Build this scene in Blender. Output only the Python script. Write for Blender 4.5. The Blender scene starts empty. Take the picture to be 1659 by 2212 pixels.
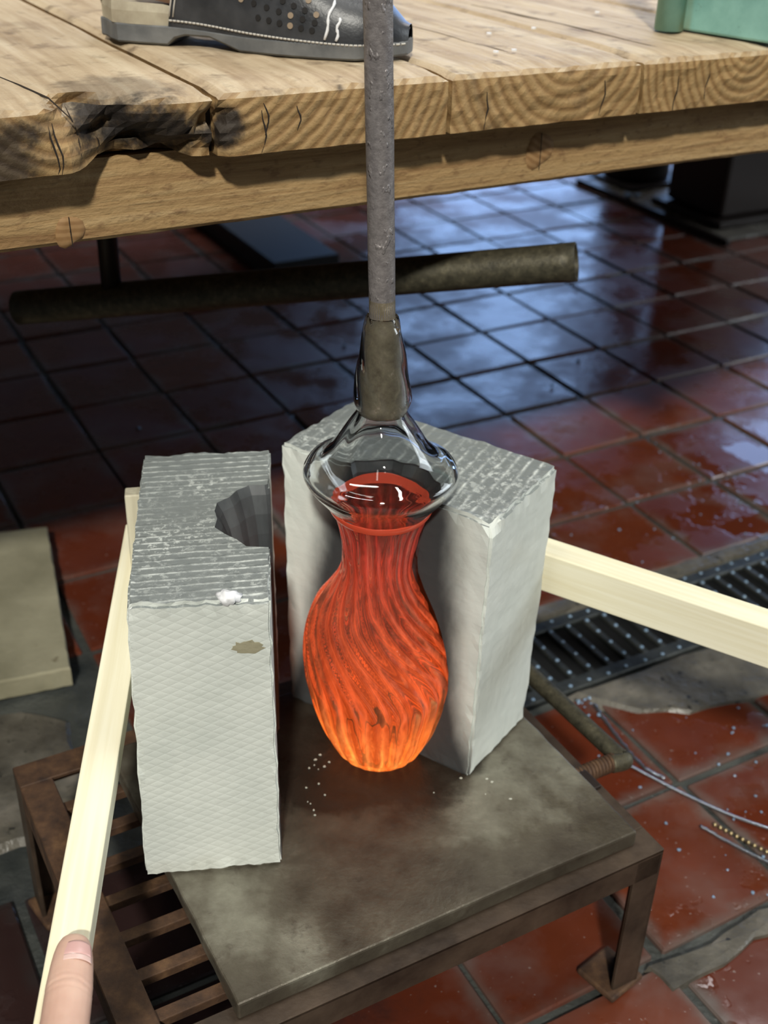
import bpy, bmesh, math, random
from mathutils import Vector, Matrix, noise

random.seed(7)
K = 0.75                      # metres per layout unit: all coordinates below are layout units
scene = bpy.context.scene
C = scene.collection

# ------------------------------------------------------------------ camera
cd = bpy.data.cameras.new('camera'); cam = bpy.data.objects.new('camera', cd); C.objects.link(cam)
cd.sensor_fit = 'HORIZONTAL'; cd.sensor_width = 36.0; cd.lens = 36.0 * 2540.0 / 1659.0
cd.clip_start = 0.02; cd.clip_end = 60
_r = Vector((0.9994209, 0.01737242, 0.02925849)); _u = Vector((-0.03402735, 0.51024726, 0.85935433))
_w = _r.cross(_u) * -1
cam.matrix_world = Matrix(((_r.x, _u.x, -_w.x, 0), (_r.y, _u.y, -_w.y, 0), (_r.z, _u.z, -_w.z, 1.1 * K), (0, 0, 0, 1)))
cd.dof.use_dof = True; cd.dof.focus_distance = 0.99 * K; cd.dof.aperture_fstop = 11
scene.camera = cam

# ------------------------------------------------------------------ world, sun, lamps, exposure
wd = bpy.data.worlds.new('world'); scene.world = wd; wd.use_nodes = True
wd.node_tree.nodes['Background'].inputs[0].default_value = (0.78, 0.88, 1.0, 1)
wd.node_tree.nodes['Background'].inputs[1].default_value = 0.042

def light(name, kind, loc, to, energy, color, size=None, size_y=None, angle=None):
    ld = bpy.data.lights.new(name, kind); o = bpy.data.objects.new(name, ld); C.objects.link(o)
    o.location = Vector(loc) * K
    o.rotation_euler = (Vector(to) - Vector(loc)).to_track_quat('-Z', 'Y').to_euler()
    ld.energy = energy; ld.color = color
    if size: ld.shape = 'RECTANGLE'; ld.size = size * K; ld.size_y = (size_y or size) * K
    if angle is not None: ld.angle = angle
    return o
SUN_EL, SUN_AZ = math.radians(41), math.radians(0.5)      # daylight from high windows behind the photographer
sd = Vector((math.sin(SUN_AZ) * math.cos(SUN_EL), math.cos(SUN_AZ) * math.cos(SUN_EL), -math.sin(SUN_EL)))
light('daylight', 'SUN', -sd * 3, (0, 0, 0), 3.05, (1.0, 0.965, 0.87), angle=math.radians(3.5))
light('ceiling_lamp', 'AREA', (-1.1, 0.6, 4.4), (-0.9, 0.9, 0), 24, (1.0, 0.98, 0.93), 1.7, 0.22)
light('ceiling_lamp', 'AREA', (0.9, 1.2, 4.4), (0.7, 1.2, 0), 24, (1.0, 0.98, 0.93), 1.7, 0.22)
light('hall_window', 'AREA', (1.9, 8.2, 2.1), (0.8, 2.4, 0.0), 78, (0.33, 0.55, 1.0), 3.8, 2.8)
light('side_fill', 'AREA', (5.6, 2.5, 2.6), (0.2, 1.0, 0.3), 75, (0.86, 0.94, 1.0), 2.6, 2.2)  # added cool fill for the right-hand faces, no known window there
light('overhead_fill', 'AREA', (1.2, 5.2, 4.6), (0.9, 3.0, 0.0), 70, (1.0, 0.95, 0.95), 3.2, 1.7)  # added overhead light, gives wet tiles and plate something to reflect
scene.cycles.max_bounces = 10
scene.view_settings.view_transform = 'Standard'; scene.view_settings.look = 'None'
scene.view_settings.exposure = 0.0; scene.view_settings.gamma = 1.0; scene.view_settings.use_curve_mapping = False

# ------------------------------------------------------------------ helpers
def V(*a): return Vector(a)
def link(o): C.objects.link(o); return o
def mesh_obj(name, verts, faces, mat=None, parent=None, base=(0, 0, 0), smooth=False, mats=None, fm=None):
    """verts in layout units in world space; base = the layout position of the object's origin (or its thing's)"""
    b = Vector(base)
    me = bpy.data.meshes.new(name)
    me.from_pydata([tuple((Vector(v) - b) * K) for v in verts], [], faces)
    me.validate(); me.update()
    bm = bmesh.new(); bm.from_mesh(me); bmesh.ops.recalc_face_normals(bm, faces=bm.faces); bm.to_mesh(me); bm.free()
    for m in (mats or ([mat] if mat else [])): me.materials.append(m)
    if fm:
        for p, i in zip(me.polygons, fm): p.material_index = i
    if smooth:
        for p in me.polygons: p.use_smooth = True
    o = bpy.data.objects.new(name, me); C.objects.link(o)
    if parent is None: o.location = b * K
    else: o.parent = parent
    return o
def bm_obj(name, bm, mat=None, parent=None, base=(0, 0, 0), smooth=False, mats=None):
    """bm in layout world units"""
    b = Vector(base)
    for v in bm.verts: v.co = (v.co - b) * K
    bmesh.ops.recalc_face_normals(bm, faces=bm.faces)
    me = bpy.data.meshes.new(name); bm.to_mesh(me); bm.free()
    for m in (mats or ([mat] if mat else [])): me.materials.append(m)
    if smooth:
        for p in me.polygons: p.use_smooth = True
    o = bpy.data.objects.new(name, me); C.objects.link(o)
    if parent is None: o.location = b * K
    else: o.parent = parent
    return o
def thing(name, label, cat, base=(0, 0, 0), group=None):
    o = bpy.data.objects.new(name, None); o.empty_display_size = 0.02; C.objects.link(o)
    o.location = Vector(base) * K
    return tag(o, label, cat, group)
def tag(o, label, cat, group=None):
    o['label'] = label; o['category'] = cat
    if group: o['group'] = group
    return o
def apply_mods(o):
    dg = bpy.context.evaluated_depsgraph_get(); dg.update()
    me = bpy.data.meshes.new_from_object(o.evaluated_get(dg))
    old = o.data; o.modifiers.clear(); o.data = me; me.name = o.name
    bpy.data.meshes.remove(old)
def rot(v, yaw): c, s = math.cos(yaw), math.sin(yaw); return Vector((v[0] * c - v[1] * s, v[0] * s + v[1] * c, v[2]))
def box_bm(cx, cy, cz, sx, sy, sz, yaw=0, bev=0.0, seg=2, bm=None):
    """box with centre (cx,cy,cz) and full sizes, turned by yaw, in layout units"""
    b = bmesh.new(); r = bmesh.ops.create_cube(b, size=1)
    for v in b.verts: v.co = Vector((v.co.x * sx, v.co.y * sy, v.co.z * sz))
    if bev: bmesh.ops.bevel(b, geom=list(b.edges), offset=bev, segments=seg, affect='EDGES', profile=0.5)
    for v in b.verts: v.co = rot(v.co, yaw) + Vector((cx, cy, cz))
    if bm is None: return b
    t = bpy.data.meshes.new('t'); b.to_mesh(t); b.free(); bm.from_mesh(t); bpy.data.meshes.remove(t); return bm
def frame_of(p, d):
    d = d.normalized(); a = Vector((0, 0, 1)) if abs(d.z) < 0.9 else Vector((1, 0, 0))
    x = d.cross(a).normalized(); y = x.cross(d).normalized(); return x, y
def tube(pts, rad, n=10, cap=True, rads=None):
    pts = [Vector(p) for p in pts]; vs, fs = [], []
    x0 = None
    for i, p in enumerate(pts):
        d = (pts[min(i + 1, len(pts) - 1)] - pts[max(i - 1, 0)])
        if d.length < 1e-9: d = Vector((0, 0, 1))
        d.normalize()
        if x0 is None: x, y = frame_of(p, d)
        else:
            x = (x0 - d * x0.dot(d)).normalized(); y = d.cross(x)
        x0 = x; y = d.cross(x)
        r = rads[i] if rads else rad
        for k in range(n):
            a = 2 * math.pi * k / n; vs.append(p + x * (r * math.cos(a)) + y * (r * math.sin(a)))
    for i in range(len(pts) - 1):
        for k in range(n):
            a, b = i * n + k, i * n + (k + 1) % n; fs.append((a, b, b + n, a + n))
    if cap: fs.append(tuple(range(n))); fs.append(tuple((len(pts) - 1) * n + k for k in range(n)))
    return vs, fs
def revolve(prof, n=48, axis=None, twist=None):
    """prof: list of (r, z); axis(z) -> centre; twist(a, z, r) -> radius"""
    vs, fs = [], []
    for r, z in prof:
        c = axis(z) if axis else Vector((0, 0, z))
        for k in range(n):
            a = 2 * math.pi * k / n; rr = twist(a, z, r) if twist else r
            vs.append(c + Vector((rr * math.cos(a), rr * math.sin(a), 0)))
    for i in range(len(prof) - 1):
        for k in range(n):
            a, b = i * n + k, i * n + (k + 1) % n; fs.append((a, b, b + n, a + n))
    return vs, fs
def merge(*vf):
    vs, fs = [], []
    for v, f in vf:
        o = len(vs); vs += list(v); fs += [tuple(i + o for i in q) for q in f]
    return vs, fs
def spline(pts, m):
    """Catmull-Rom through 2-tuples or vectors"""
    P = [Vector(p) for p in pts]; out = []
    for i in range(len(P) - 1):
        p0, p1, p2, p3 = P[max(i - 1, 0)], P[i], P[i + 1], P[min(i + 2, len(P) - 1)]
        for k in range(m):
            t = k / m
            out.append(0.5 * ((2 * p1) + (p2 - p0) * t + (2 * p0 - 5 * p1 + 4 * p2 - p3) * t * t + (3 * p1 - p0 - 3 * p2 + p3) * t ** 3))
    out.append(P[-1]); return out
def sm(a, b, x):
    t = max(0, min(1, (x - a) / (b - a))); return t * t * (3 - 2 * t)

# ------------------------------------------------------------------ materials
class NT:
    def __init__(s, name):
        s.m = bpy.data.materials.new(name); s.m.use_nodes = True; s.t = s.m.node_tree
        s.b = s.t.nodes['Principled BSDF']; s.out = s.t.nodes['Material Output']
    def n(s, typ, **kw):
        o = s.t.nodes.new(typ)
        for k, v in kw.items():
            if k.startswith('i_'):
                key = k[2:].replace('_', ' '); o.inputs[key].default_value = v
            else: setattr(o, k, v)
        return o
    def l(s, a, b): s.t.links.new(a, b)
    def pos(s): return s.n('ShaderNodeNewGeometry').outputs['Position']
    def obj(s): return s.n('ShaderNodeTexCoord').outputs['Object']
    def mapped(s, src, scale=(1, 1, 1), rotz=0, loc=(0, 0, 0), rotv=None):
        m = s.n('ShaderNodeMapping'); m.inputs['Scale'].default_value = scale
        m.inputs['Rotation'].default_value = rotv or (0, 0, rotz); m.inputs['Location'].default_value = loc
        s.l(src, m.inputs['Vector']); return m.outputs[0]
    def noise(s, src, scale, detail=4, rough=0.55, dist=0.0, out='Fac'):
        o = s.n('ShaderNodeTexNoise'); o.inputs['Scale'].default_value = scale; o.inputs['Detail'].default_value = detail
        o.inputs['Roughness'].default_value = rough; o.inputs['Distortion'].default_value = dist
        if src is not None: s.l(src, o.inputs['Vector'])
        return o.outputs[out]
    def wave(s, src, scale, typ='BANDS', direction='X', dist=0, detail=2, dscale=1.0, profile='SIN'):
        o = s.n('ShaderNodeTexWave', wave_type=typ, wave_profile=profile)
        if typ == 'BANDS': o.bands_direction = direction
        else: o.rings_direction = direction
        o.inputs['Scale'].default_value = scale; o.inputs['Distortion'].default_value = dist
        o.inputs['Detail'].default_value = detail; o.inputs['Detail Scale'].default_value = dscale
        s.l(src, o.inputs['Vector']); return o.outputs['Fac']
    def ramp(s, fac, stops, interp='LINEAR'):
        r = s.n('ShaderNodeValToRGB'); r.color_ramp.interpolation = interp
        e = r.color_ramp.elements
        while len(e) < len(stops): e.new(0.5)
        for el, (p, c) in zip(e, stops):
            el.position = p; el.color = (c, c, c, 1) if isinstance(c, (int, float)) else (*c, 1)
        s.l(fac, r.inputs['Fac']); return r.outputs['Color']
    def mix(s, fac, a, b, blend='MIX'):
        m = s.n('ShaderNodeMix', data_type='RGBA', blend_type=blend)
        for sock, v in ((m.inputs['Factor'], fac), (m.inputs['A'], a), (m.inputs['B'], b)):
            pass
        fs, a_s, b_s = m.inputs[0], m.inputs[6], m.inputs[7]
        for sock, v in ((fs, fac), (a_s, a), (b_s, b)):
            if isinstance(v, (int, float)): sock.default_value = v if sock is fs else (v, v, v, 1)
            elif isinstance(v, tuple): sock.default_value = (*v, 1)
            else: s.l(v, sock)
        return m.outputs[2]
    def math(s, op, a, b=None, c=None, clamp=False):
        m = s.n('ShaderNodeMath', operation=op, use_clamp=clamp)
        for i, v in enumerate((a, b, c)):
            if v is None: continue
            if isinstance(v, (int, float)): m.inputs[i].default_value = v
            else: s.l(v, m.inputs[i])
        return m.outputs[0]
    def sep(s, src):
        o = s.n('ShaderNodeSeparateXYZ'); s.l(src, o.inputs[0]); return o.outputs
    def sstep(s, x, a, b):
        m = s.n('ShaderNodeMapRange', interpolation_type='SMOOTHSTEP')
        m.inputs['From Min'].default_value = a; m.inputs['From Max'].default_value = b
        s.l(x, m.inputs['Value']); return m.outputs[0]
    def bump(s, h, strength=0.3, dist=0.002, prev=None):
        b = s.n('ShaderNodeBump'); b.inputs['Strength'].default_value = strength; b.inputs['Distance'].default_value = dist
        s.l(h, b.inputs['Height'])
        if prev is not None: s.l(prev, b.inputs['Normal'])
        return b.outputs['Normal']
    def set(s, **kw):
        for k, v in kw.items():
            key = k.replace('_', ' ')
            sock = s.b.inputs[key]
            if isinstance(v, (int, float)): sock.default_value = v
            elif isinstance(v, tuple): sock.default_value = (*v, 1) if len(v) == 3 and sock.type == 'RGBA' else v
            else: s.l(v, sock)
        return s.m

M = {}
YAW = math.radians(29.6)      # floor tile direction
eB = Vector((math.cos(YAW), math.sin(YAW), 0)); eA = Vector((-math.sin(YAW), math.cos(YAW), 0))
def make_materials():
    # --- floor mortar
    t = NT('mortar'); p = t.pos()
    col = t.ramp(t.noise(p, 14, 6), [(0.3, (0.022, 0.026, 0.026)), (0.7, (0.085, 0.09, 0.082))])
    wet = t.ramp(t.noise(p, 9, 3), [(0.42, 0.12), (0.6, 0.55)])
    M['mortar'] = t.set(Base_Color=col, Roughness=wet, Normal=t.bump(t.noise(p, 160, 4), 0.6, 0.003))
    # --- quarry tile: fired red clay, dusty rim, wet in patches
    t = NT('quarry_tile'); p = t.pos(); o = t.obj()
    rnd = t.n('ShaderNodeObjectInfo').outputs['Random']
    base = t.mix(rnd, (0.105, 0.022, 0.009), (0.155, 0.038, 0.015))
    base = t.mix(t.math('MULTIPLY', t.noise(p, 22, 5), 0.75), base, (0.065, 0.013, 0.007))
    x, y, z = t.sep(o)
    edge = t.math('MAXIMUM', t.math('ABSOLUTE', x), t.math('ABSOLUTE', y))
    edge = t.math('ADD', edge, t.math('MULTIPLY', t.math('SUBTRACT', t.noise(p, 26, 5), 0.5), 0.035))
    dust = t.sstep(edge, 0.058, 0.078)
    film = t.ramp(t.noise(p, 8.5, 5, 0.6), [(0.50, 0.0), (0.66, 1.0)])
    dust = t.math('MULTIPLY', dust, t.ramp(t.noise(p, 5, 3), [(0.4, 0.1), (0.62, 0.75)]))
    col = t.mix(dust, base, (0.115, 0.115, 0.105))
    col = t.mix(t.math('MULTIPLY', film, 0.28), col, (0.15, 0.115, 0.105))
    specks = t.ramp(t.noise(p, 240, 2), [(0.70, 0.0), (0.74, 1.0)])
    col = t.mix(t.math('MULTIPLY', specks, 0.35), col, (0.4, 0.38, 0.36))
    # shade round the table's left legs, painted into the tile colour
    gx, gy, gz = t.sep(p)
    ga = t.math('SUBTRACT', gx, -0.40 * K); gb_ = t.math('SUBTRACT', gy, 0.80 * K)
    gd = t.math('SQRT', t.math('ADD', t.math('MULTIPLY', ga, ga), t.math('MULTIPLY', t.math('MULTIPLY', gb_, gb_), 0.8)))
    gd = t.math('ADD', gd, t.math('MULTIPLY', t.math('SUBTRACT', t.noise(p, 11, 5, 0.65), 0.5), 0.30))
    table_shade = t.math('SUBTRACT', 1.0, t.sstep(gd, 0.25, 0.37))
    col = t.mix(t.math('MULTIPLY', table_shade, 0.88), col, (0.016, 0.013, 0.014))
    rough = t.ramp(t.noise(p, 7.0, 4, 0.6), [(0.40, 0.16), (0.50, 0.30), (0.60, 0.42)])
    wet = t.ramp(t.noise(t.mapped(p, loc=(3.1, 0.4, 0)), 8.0, 5, 0.55), [(0.50, 0.0), (0.525, 1.0)])
    along = t.math('ADD', t.math('MULTIPLY', gx, eA.x), t.math('MULTIPLY', gy, eA.y))
    wet = t.math('MULTIPLY', wet, t.math('SUBTRACT', 1.0, t.sstep(along, 1.50 * K, 1.75 * K)))
    rough = t.mix(wet, rough, 0.05)
    h = t.math('ADD', t.math('MULTIPLY', t.noise(p, 30, 3), 0.8), t.math('MULTIPLY', t.noise(p, 300, 2), 0.06))
    h = t.math('MULTIPLY', h, t.math('SUBTRACT', 1.0, t.math('MULTIPLY', wet, 0.85)))
    M['tile'] = t.set(Base_Color=col, Roughness=rough, IOR=1.5, Normal=t.bump(h, 0.25, 0.0035))
    # --- concrete patch
    t = NT('concrete'); p = t.pos()
    col = t.ramp(t.noise(p, 18, 7, 0.6), [(0.3, (0.045, 0.04, 0.032)), (0.55, (0.11, 0.10, 0.08)), (0.75, (0.19, 0.17, 0.14))])
    pits = t.ramp(t.noise(p, 110, 2), [(0.28, 0.0), (0.36, 1.0)])
    col = t.mix(pits, (0.02, 0.02, 0.017), col)
    M['concrete'] = t.set(Base_Color=col, Roughness=t.ramp(t.noise(p, 10, 3), [(0.4, 0.25), (0.6, 0.7)]), Normal=t.bump(t.noise(p, 90, 5), 0.6, 0.004))
    # --- fire-clay slab
    t = NT('fire_clay'); p = t.pos()
    col = t.ramp(t.noise(p, 11, 6), [(0.3, (0.19, 0.175, 0.11)), (0.7, (0.34, 0.315, 0.215))])
    pits = t.ramp(t.noise(p, 42, 3), [(0.66, 0.0), (0.74, 1.0)])
    col = t.mix(pits, col, (0.11, 0.085, 0.045))
    M['fire_clay'] = t.set(Base_Color=col, Roughness=0.85, Normal=t.bump(t.noise(p, 120, 4), 0.4, 0.002))
    # --- drain iron
    t = NT('cast_iron'); p = t.pos()
    col = t.ramp(t.noise(p, 40, 5), [(0.3, (0.022, 0.026, 0.026)), (0.7, (0.06, 0.064, 0.06))])
    M['iron'] = t.set(Base_Color=col, Metallic=0.35, Roughness=0.42, Normal=t.bump(t.noise(p, 150, 4), 0.35, 0.002))
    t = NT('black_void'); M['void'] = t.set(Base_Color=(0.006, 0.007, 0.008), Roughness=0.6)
    # --- hot-rolled plate and rusty frame
    t = NT('steel_plate'); p = t.pos()
    n1 = t.noise(p, 9, 6, 0.6); n2 = t.noise(p, 55, 5, 0.65)
    col = t.ramp(n1, [(0.32, (0.045, 0.034, 0.024)), (0.5, (0.115, 0.10, 0.074)), (0.66, (0.29, 0.28, 0.22))])
    col = t.mix(t.ramp(n2, [(0.6, 0.0), (0.75, 0.7)]), col, (0.045, 0.03, 0.02))
    rust = t.ramp(t.noise(p, 34, 3), [(0.74, 0.0), (0.79, 0.8)])
    col = t.mix(rust, col, (0.17, 0.055, 0.018))
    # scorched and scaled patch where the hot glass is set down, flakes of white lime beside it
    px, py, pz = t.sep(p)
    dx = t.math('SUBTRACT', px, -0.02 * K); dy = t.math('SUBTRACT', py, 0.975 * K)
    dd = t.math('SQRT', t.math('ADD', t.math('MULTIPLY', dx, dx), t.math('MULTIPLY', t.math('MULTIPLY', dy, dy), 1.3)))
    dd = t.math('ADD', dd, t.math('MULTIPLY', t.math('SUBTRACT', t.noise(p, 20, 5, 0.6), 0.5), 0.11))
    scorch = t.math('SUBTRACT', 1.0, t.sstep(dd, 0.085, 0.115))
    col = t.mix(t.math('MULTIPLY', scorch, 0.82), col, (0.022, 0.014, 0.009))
    M['plate'] = t.set(Base_Color=col, Metallic=0.45, Roughness=t.ramp(n2, [(0.35, 0.30), (0.7, 0.5)]),
                       Normal=t.bump(t.math('ADD', n2, t.math('MULTIPLY', t.noise(p, 350, 3), 0.3)), 0.4, 0.0022))
    t = NT('rusty_steel'); p = t.pos()
    n1 = t.noise(p, 60, 6, 0.65)
    col = t.ramp(n1, [(0.3, (0.030, 0.015, 0.009)), (0.55, (0.085, 0.043, 0.021)), (0.75, (0.17, 0.092, 0.042))])
    M['rust'] = t.set(Base_Color=col, Metallic=0.15, Roughness=0.72, Normal=t.bump(n1, 0.6, 0.002))
    t = NT('brown_steel'); p = t.pos()
    n1 = t.noise(p, 22, 6, 0.6)
    col = t.ramp(n1, [(0.3, (0.028, 0.018, 0.012)), (0.7, (0.095, 0.066, 0.045))])
    M['brown_steel'] = t.set(Base_Color=col, Metallic=0.3, Roughness=0.5, Normal=t.bump(t.noise(p, 130, 4), 0.35, 0.0015))
    t = NT('pipe_steel'); p = t.pos()
    n1 = t.noise(p, 130, 5, 0.7)
    col = t.ramp(n1, [(0.3, (0.035, 0.032, 0.022)), (0.6, (0.10, 0.09, 0.058)), (0.8, (0.22, 0.19, 0.12))])
    M['bar'] = t.set(Base_Color=col, Metallic=0.45, Roughness=0.5, Normal=t.bump(n1, 0.5, 0.0015))
    t = NT('blowpipe_steel'); p = t.pos(); o = t.obj()
    n1 = t.noise(p, 170, 4, 0.7)
    col = t.ramp(n1, [(0.3, (0.15, 0.135, 0.135)), (0.75, (0.30, 0.275, 0.27))])
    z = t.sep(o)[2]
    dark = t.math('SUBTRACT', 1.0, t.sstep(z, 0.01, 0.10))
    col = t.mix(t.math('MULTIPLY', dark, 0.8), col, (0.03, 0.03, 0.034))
    pit = t.ramp(t.noise(t.mapped(p, (1, 1, 0.55)), 210, 2), [(0.60, 0.0), (0.68, 1.0)])
    M['blowpipe'] = t.set(Base_Color=col, Metallic=0.25, Roughness=0.46, Normal=t.bump(t.math('ADD', pit, n1), 0.55, 0.0012))
    t = NT('dark_machine'); M['dark_steel'] = t.set(Base_Color=(0.022, 0.015, 0.012), Roughness=0.45, Metallic=0.2)
    # --- mould plaster
    def plaster(name, sooty=False, quilt=True):
        t = NT(name); o = t.obj(); p = t.pos()
        col = t.ramp(t.noise(o, 16, 5), [(0.3, (0.60, 0.64, 0.60)), (0.7, (0.71, 0.745, 0.70))])
        col = t.mix(t.ramp(t.noise(o, 5, 3), [(0.56, 0.0), (0.66, 0.5)]), col, (0.52, 0.50, 0.40))
        nr = None
        if quilt:
            x, y, z = t.sep(o)
            a = t.math('ADD', t.math('MULTIPLY', y, 1.0), t.math('MULTIPLY', z, 1.9))
            b = t.math('SUBTRACT', t.math('MULTIPLY', y, 1.0), t.math('MULTIPLY', z, 1.9))
            f = 2 * math.pi / 0.0125
            q = t.math('MULTIPLY', t.math('ABSOLUTE', t.math('SINE', t.math('MULTIPLY', a, f * 0.5))), t.math('ABSOLUTE', t.math('SINE', t.math('MULTIPLY', b, f * 0.5))))
            q = t.math('POWER', q, 0.35)
            h = t.math('ADD', t.math('MULTIPLY', q, 0.55), t.math('MULTIPLY', t.noise(o, 150, 4), 0.9))
            nr = t.bump(h, 0.24, 0.0018)
        else:
            st = t.noise(t.mapped(o, (10, 10, 40), rotv=(0, math.radians(35), 0)), 1.0, 4)
            h = t.math('ADD', st, t.math('MULTIPLY', t.noise(o, 160, 3), 0.25))
            nr = t.bump(h, 0.3, 0.003)
        if sooty:
            x, y, z = t.sep(o)
            nn = t.math('MULTIPLY', t.math('SUBTRACT', t.noise(t.mapped(o, (1, 1, 0.35)), 22, 5, 0.6), 0.5), 0.025)
            ax = t.math('ADD', t.math('ABSOLUTE', x), nn)
            # soot is heavier towards the foot of the mould, where the bubble touches longest
            lim = t.math('ADD', ax, t.math('ADD', t.math('MULTIPLY', t.math('MINIMUM', z, 0.07), 0.35), t.math('MULTIPLY', t.math('MAXIMUM', t.math('SUBTRACT', z, 0.07), 0.0), 0.12)))
            k = t.math('SUBTRACT', 1.0, t.sstep(lim, 0.083, 0.113))
            col = t.mix(t.math('MULTIPLY', k, 0.97), col, (0.016, 0.019, 0.022))
        return t.set(Base_Color=col, Roughness=0.8, Normal=nr)
    M['plaster'] = plaster('plaster_quilted')
    M['plaster_soot'] = plaster('plaster_sooted', True, False); M['plaster_plain'] = plaster('plaster_plain', False, False)
    t = NT('sooted_cavity'); o = t.obj()
    col = t.ramp(t.noise(t.mapped(o, (1, 1, 0.2)), 40, 5), [(0.3, (0.03, 0.034, 0.037)), (0.75, (0.11, 0.12, 0.125))])
    M['cavity'] = t.set(Base_Color=col, Roughness=0.55, Normal=t.bump(t.noise(t.mapped(o, (1, 1, 0.15)), 90, 3), 0.25, 0.002))
    def graphite(name, pitch, loc):
        t = NT(name); o = t.obj()
        d = t.noise(o, 30, 3)
        x, y, z = t.sep(o)
        ph = t.math('ADD', t.math('MULTIPLY', x, 2 * math.pi / pitch), t.math('ADD', t.math('MULTIPLY', y, 2 * math.pi / pitch * 0.10), t.math('MULTIPLY', d, 2.2)))
        w = t.math('ADD', t.math('MULTIPLY', t.math('SINE', ph), 0.5), 0.5)
        ridge = t.math('POWER', w, 5.0)
        br = t.noise(o, 120, 4, 0.65)
        patch = t.noise(t.mapped(o, loc=loc), 9, 3, 0.5)
        worn = t.ramp(patch, [(0.36, 0.12), (0.58, 1.0)])                     # ribs rubbed smooth in places
        white = t.math('MULTIPLY', t.math('MULTIPLY', ridge, worn), t.ramp(br, [(0.40, 0.0), (0.60, 0.85)]))
        wp = t.ramp(t.noise(t.mapped(o, loc=loc), 15, 4, 0.6), [(0.46, 0.0), (0.66, 0.8)])
        fleck = t.ramp(t.noise(o, 190, 3, 0.7), [(0.52, 0.0), (0.62, 0.85)])
        col = t.mix(t.math('MAXIMUM', white, t.math('MULTIPLY', wp, fleck)), (0.20, 0.22, 0.215), (0.70, 0.74, 0.70))
        h = t.math('ADD', t.math('MULTIPLY', t.math('MULTIPLY', ridge, worn), 0.5), t.math('MULTIPLY', br, 0.9))
        return t.set(Base_Color=col, Metallic=0.0, Roughness=0.34, Normal=t.bump(h, 0.55, 0.0018))
    M['graphite'] = graphite('graphite_ribbed', 0.0076, (0, 0, 0))
    M['graphite2'] = graphite('graphite_ribbed_wide', 0.0096, (0.3, 0.1, 0))
    # --- sawn lath (long axis = object X)
    def lath(name, c1, c2):
        t = NT(name); o = t.obj()
        g = t.noise(t.mapped(o, (1.6, 55, 55)), 3.0, 4, 0.5, 0.6)
        col = t.ramp(g, [(0.35, c1), (0.62, c2)])
        return t.set(Base_Color=col, Roughness=0.62, Normal=t.bump(t.noise(t.mapped(o, (6, 200, 200)), 3, 3), 0.12, 0.0008))
    M['lath'] = lath('spruce_lath', (0.82, 0.76, 0.54), (0.90, 0.86, 0.67))
    M['lath_dark'] = lath('lath_dark', (0.5, 0.46, 0.34), (0.62, 0.58, 0.44))
    t = NT('nail_hole'); M['nail'] = t.set(Base_Color=(0.22, 0.13, 0.04), Roughness=0.7)
    # --- platform plank: long axis = object Y, end grain on the -Y end
    def plank(name, cx, cz, ringscale):
        t = NT(name); o = t.obj(); p = t.pos()
        geo = t.n('ShaderNodeNewGeometry')
        # growth rings around a pith that runs along the plank
        q = t.mapped(o, (1, 0.06, 1), loc=(cx, 0, cz))
        wob = t.n('ShaderNodeVectorMath', operation='ADD'); t.l(q, wob.inputs[0])
        nz = t.n('ShaderNodeVectorMath', operation='SCALE'); nz.inputs['Scale'].default_value = 0.006
        t.l(t.noise(t.mapped(o, (1, 0.12, 1)), 14, 3, out='Color'), nz.inputs[0]); t.l(nz.outputs[0], wob.inputs[1])
        rings = t.wave(wob.outputs[0], ringscale, 'RINGS', 'Y', 0.25, 2, 3.0)
        col = t.ramp(rings, [(0.05, (0.25, 0.145, 0.052)), (0.35, (0.37, 0.23, 0.092)), (0.9, (0.43, 0.285, 0.125))])
        col = t.mix(t.math('MULTIPLY', t.noise(p, 95, 5, 0.7), 0.55), col, (0.22, 0.12, 0.045))
        # foot-worn, greyed top
        nx, ny, nzv = t.sep(t.n('ShaderNodeTexCoord').outputs['Normal'])
        top = t.sstep(nzv, 0.55, 0.9)
        streak = t.noise(t.mapped(o, (30, 2.2, 30)), 2.5, 5, 0.6)
        tc = t.ramp(streak, [(0.25, (0.30, 0.21, 0.12)), (0.5, (0.46, 0.36, 0.235)), (0.75, (0.60, 0.51, 0.36))])
        tc = t.mix(t.ramp(t.noise(p, 16, 4), [(0.55, 0.0), (0.75, 0.55)]), tc, (0.16, 0.10, 0.055))
        col = t.mix(top, col, tc)
        dirt = t.ramp(t.noise(p, 30, 5, 0.65), [(0.56, 0.0), (0.74, 0.75)])
        col = t.mix(dirt, col, (0.06, 0.032, 0.014))
        # burn marks at the edge where hot pipes are laid
        bn = t.math('SUBTRACT', t.noise(p, 45, 4, 0.65), 0.5); sx, sy, sz = t.sep(p)
        for (bs, bd, bz, br, st) in ((0.305, 0.01, 0.868, 0.052, 0.97), (0.350, 0.01, 0.845, 0.055, 0.95), (0.215, 0.0, 0.845, 0.050, 0.85),
                                     (0.408, 0.0, 0.856, 0.032, 0.95), (0.33, 0.05, 0.888, 0.075, 0.45), (0.53, 0.0, 0.884, 0.012, 0.9), (0.25, 0.02, 0.862, 0.03, 0.5)):
            bx, by, _z = pf(bs, bd, bz)
            e = [t.math('SUBTRACT', c, v * K) for c, v in zip((sx, sy, sz), (bx, by, bz))]
            d2 = t.math('SQRT', t.math('ADD', t.math('ADD', t.math('MULTIPLY', e[0], e[0]), t.math('MULTIPLY', e[1], e[1])), t.math('MULTIPLY', e[2], e[2])))
            d2 = t.math('ADD', d2, t.math('MULTIPLY', bn, br * K * 1.5))
            k = t.math('MULTIPLY', t.math('SUBTRACT', 1.0, t.sstep(d2, br * K * 0.35, br * K * 0.9)), st)
            col = t.mix(k, col, (0.014, 0.010, 0.008))
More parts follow.
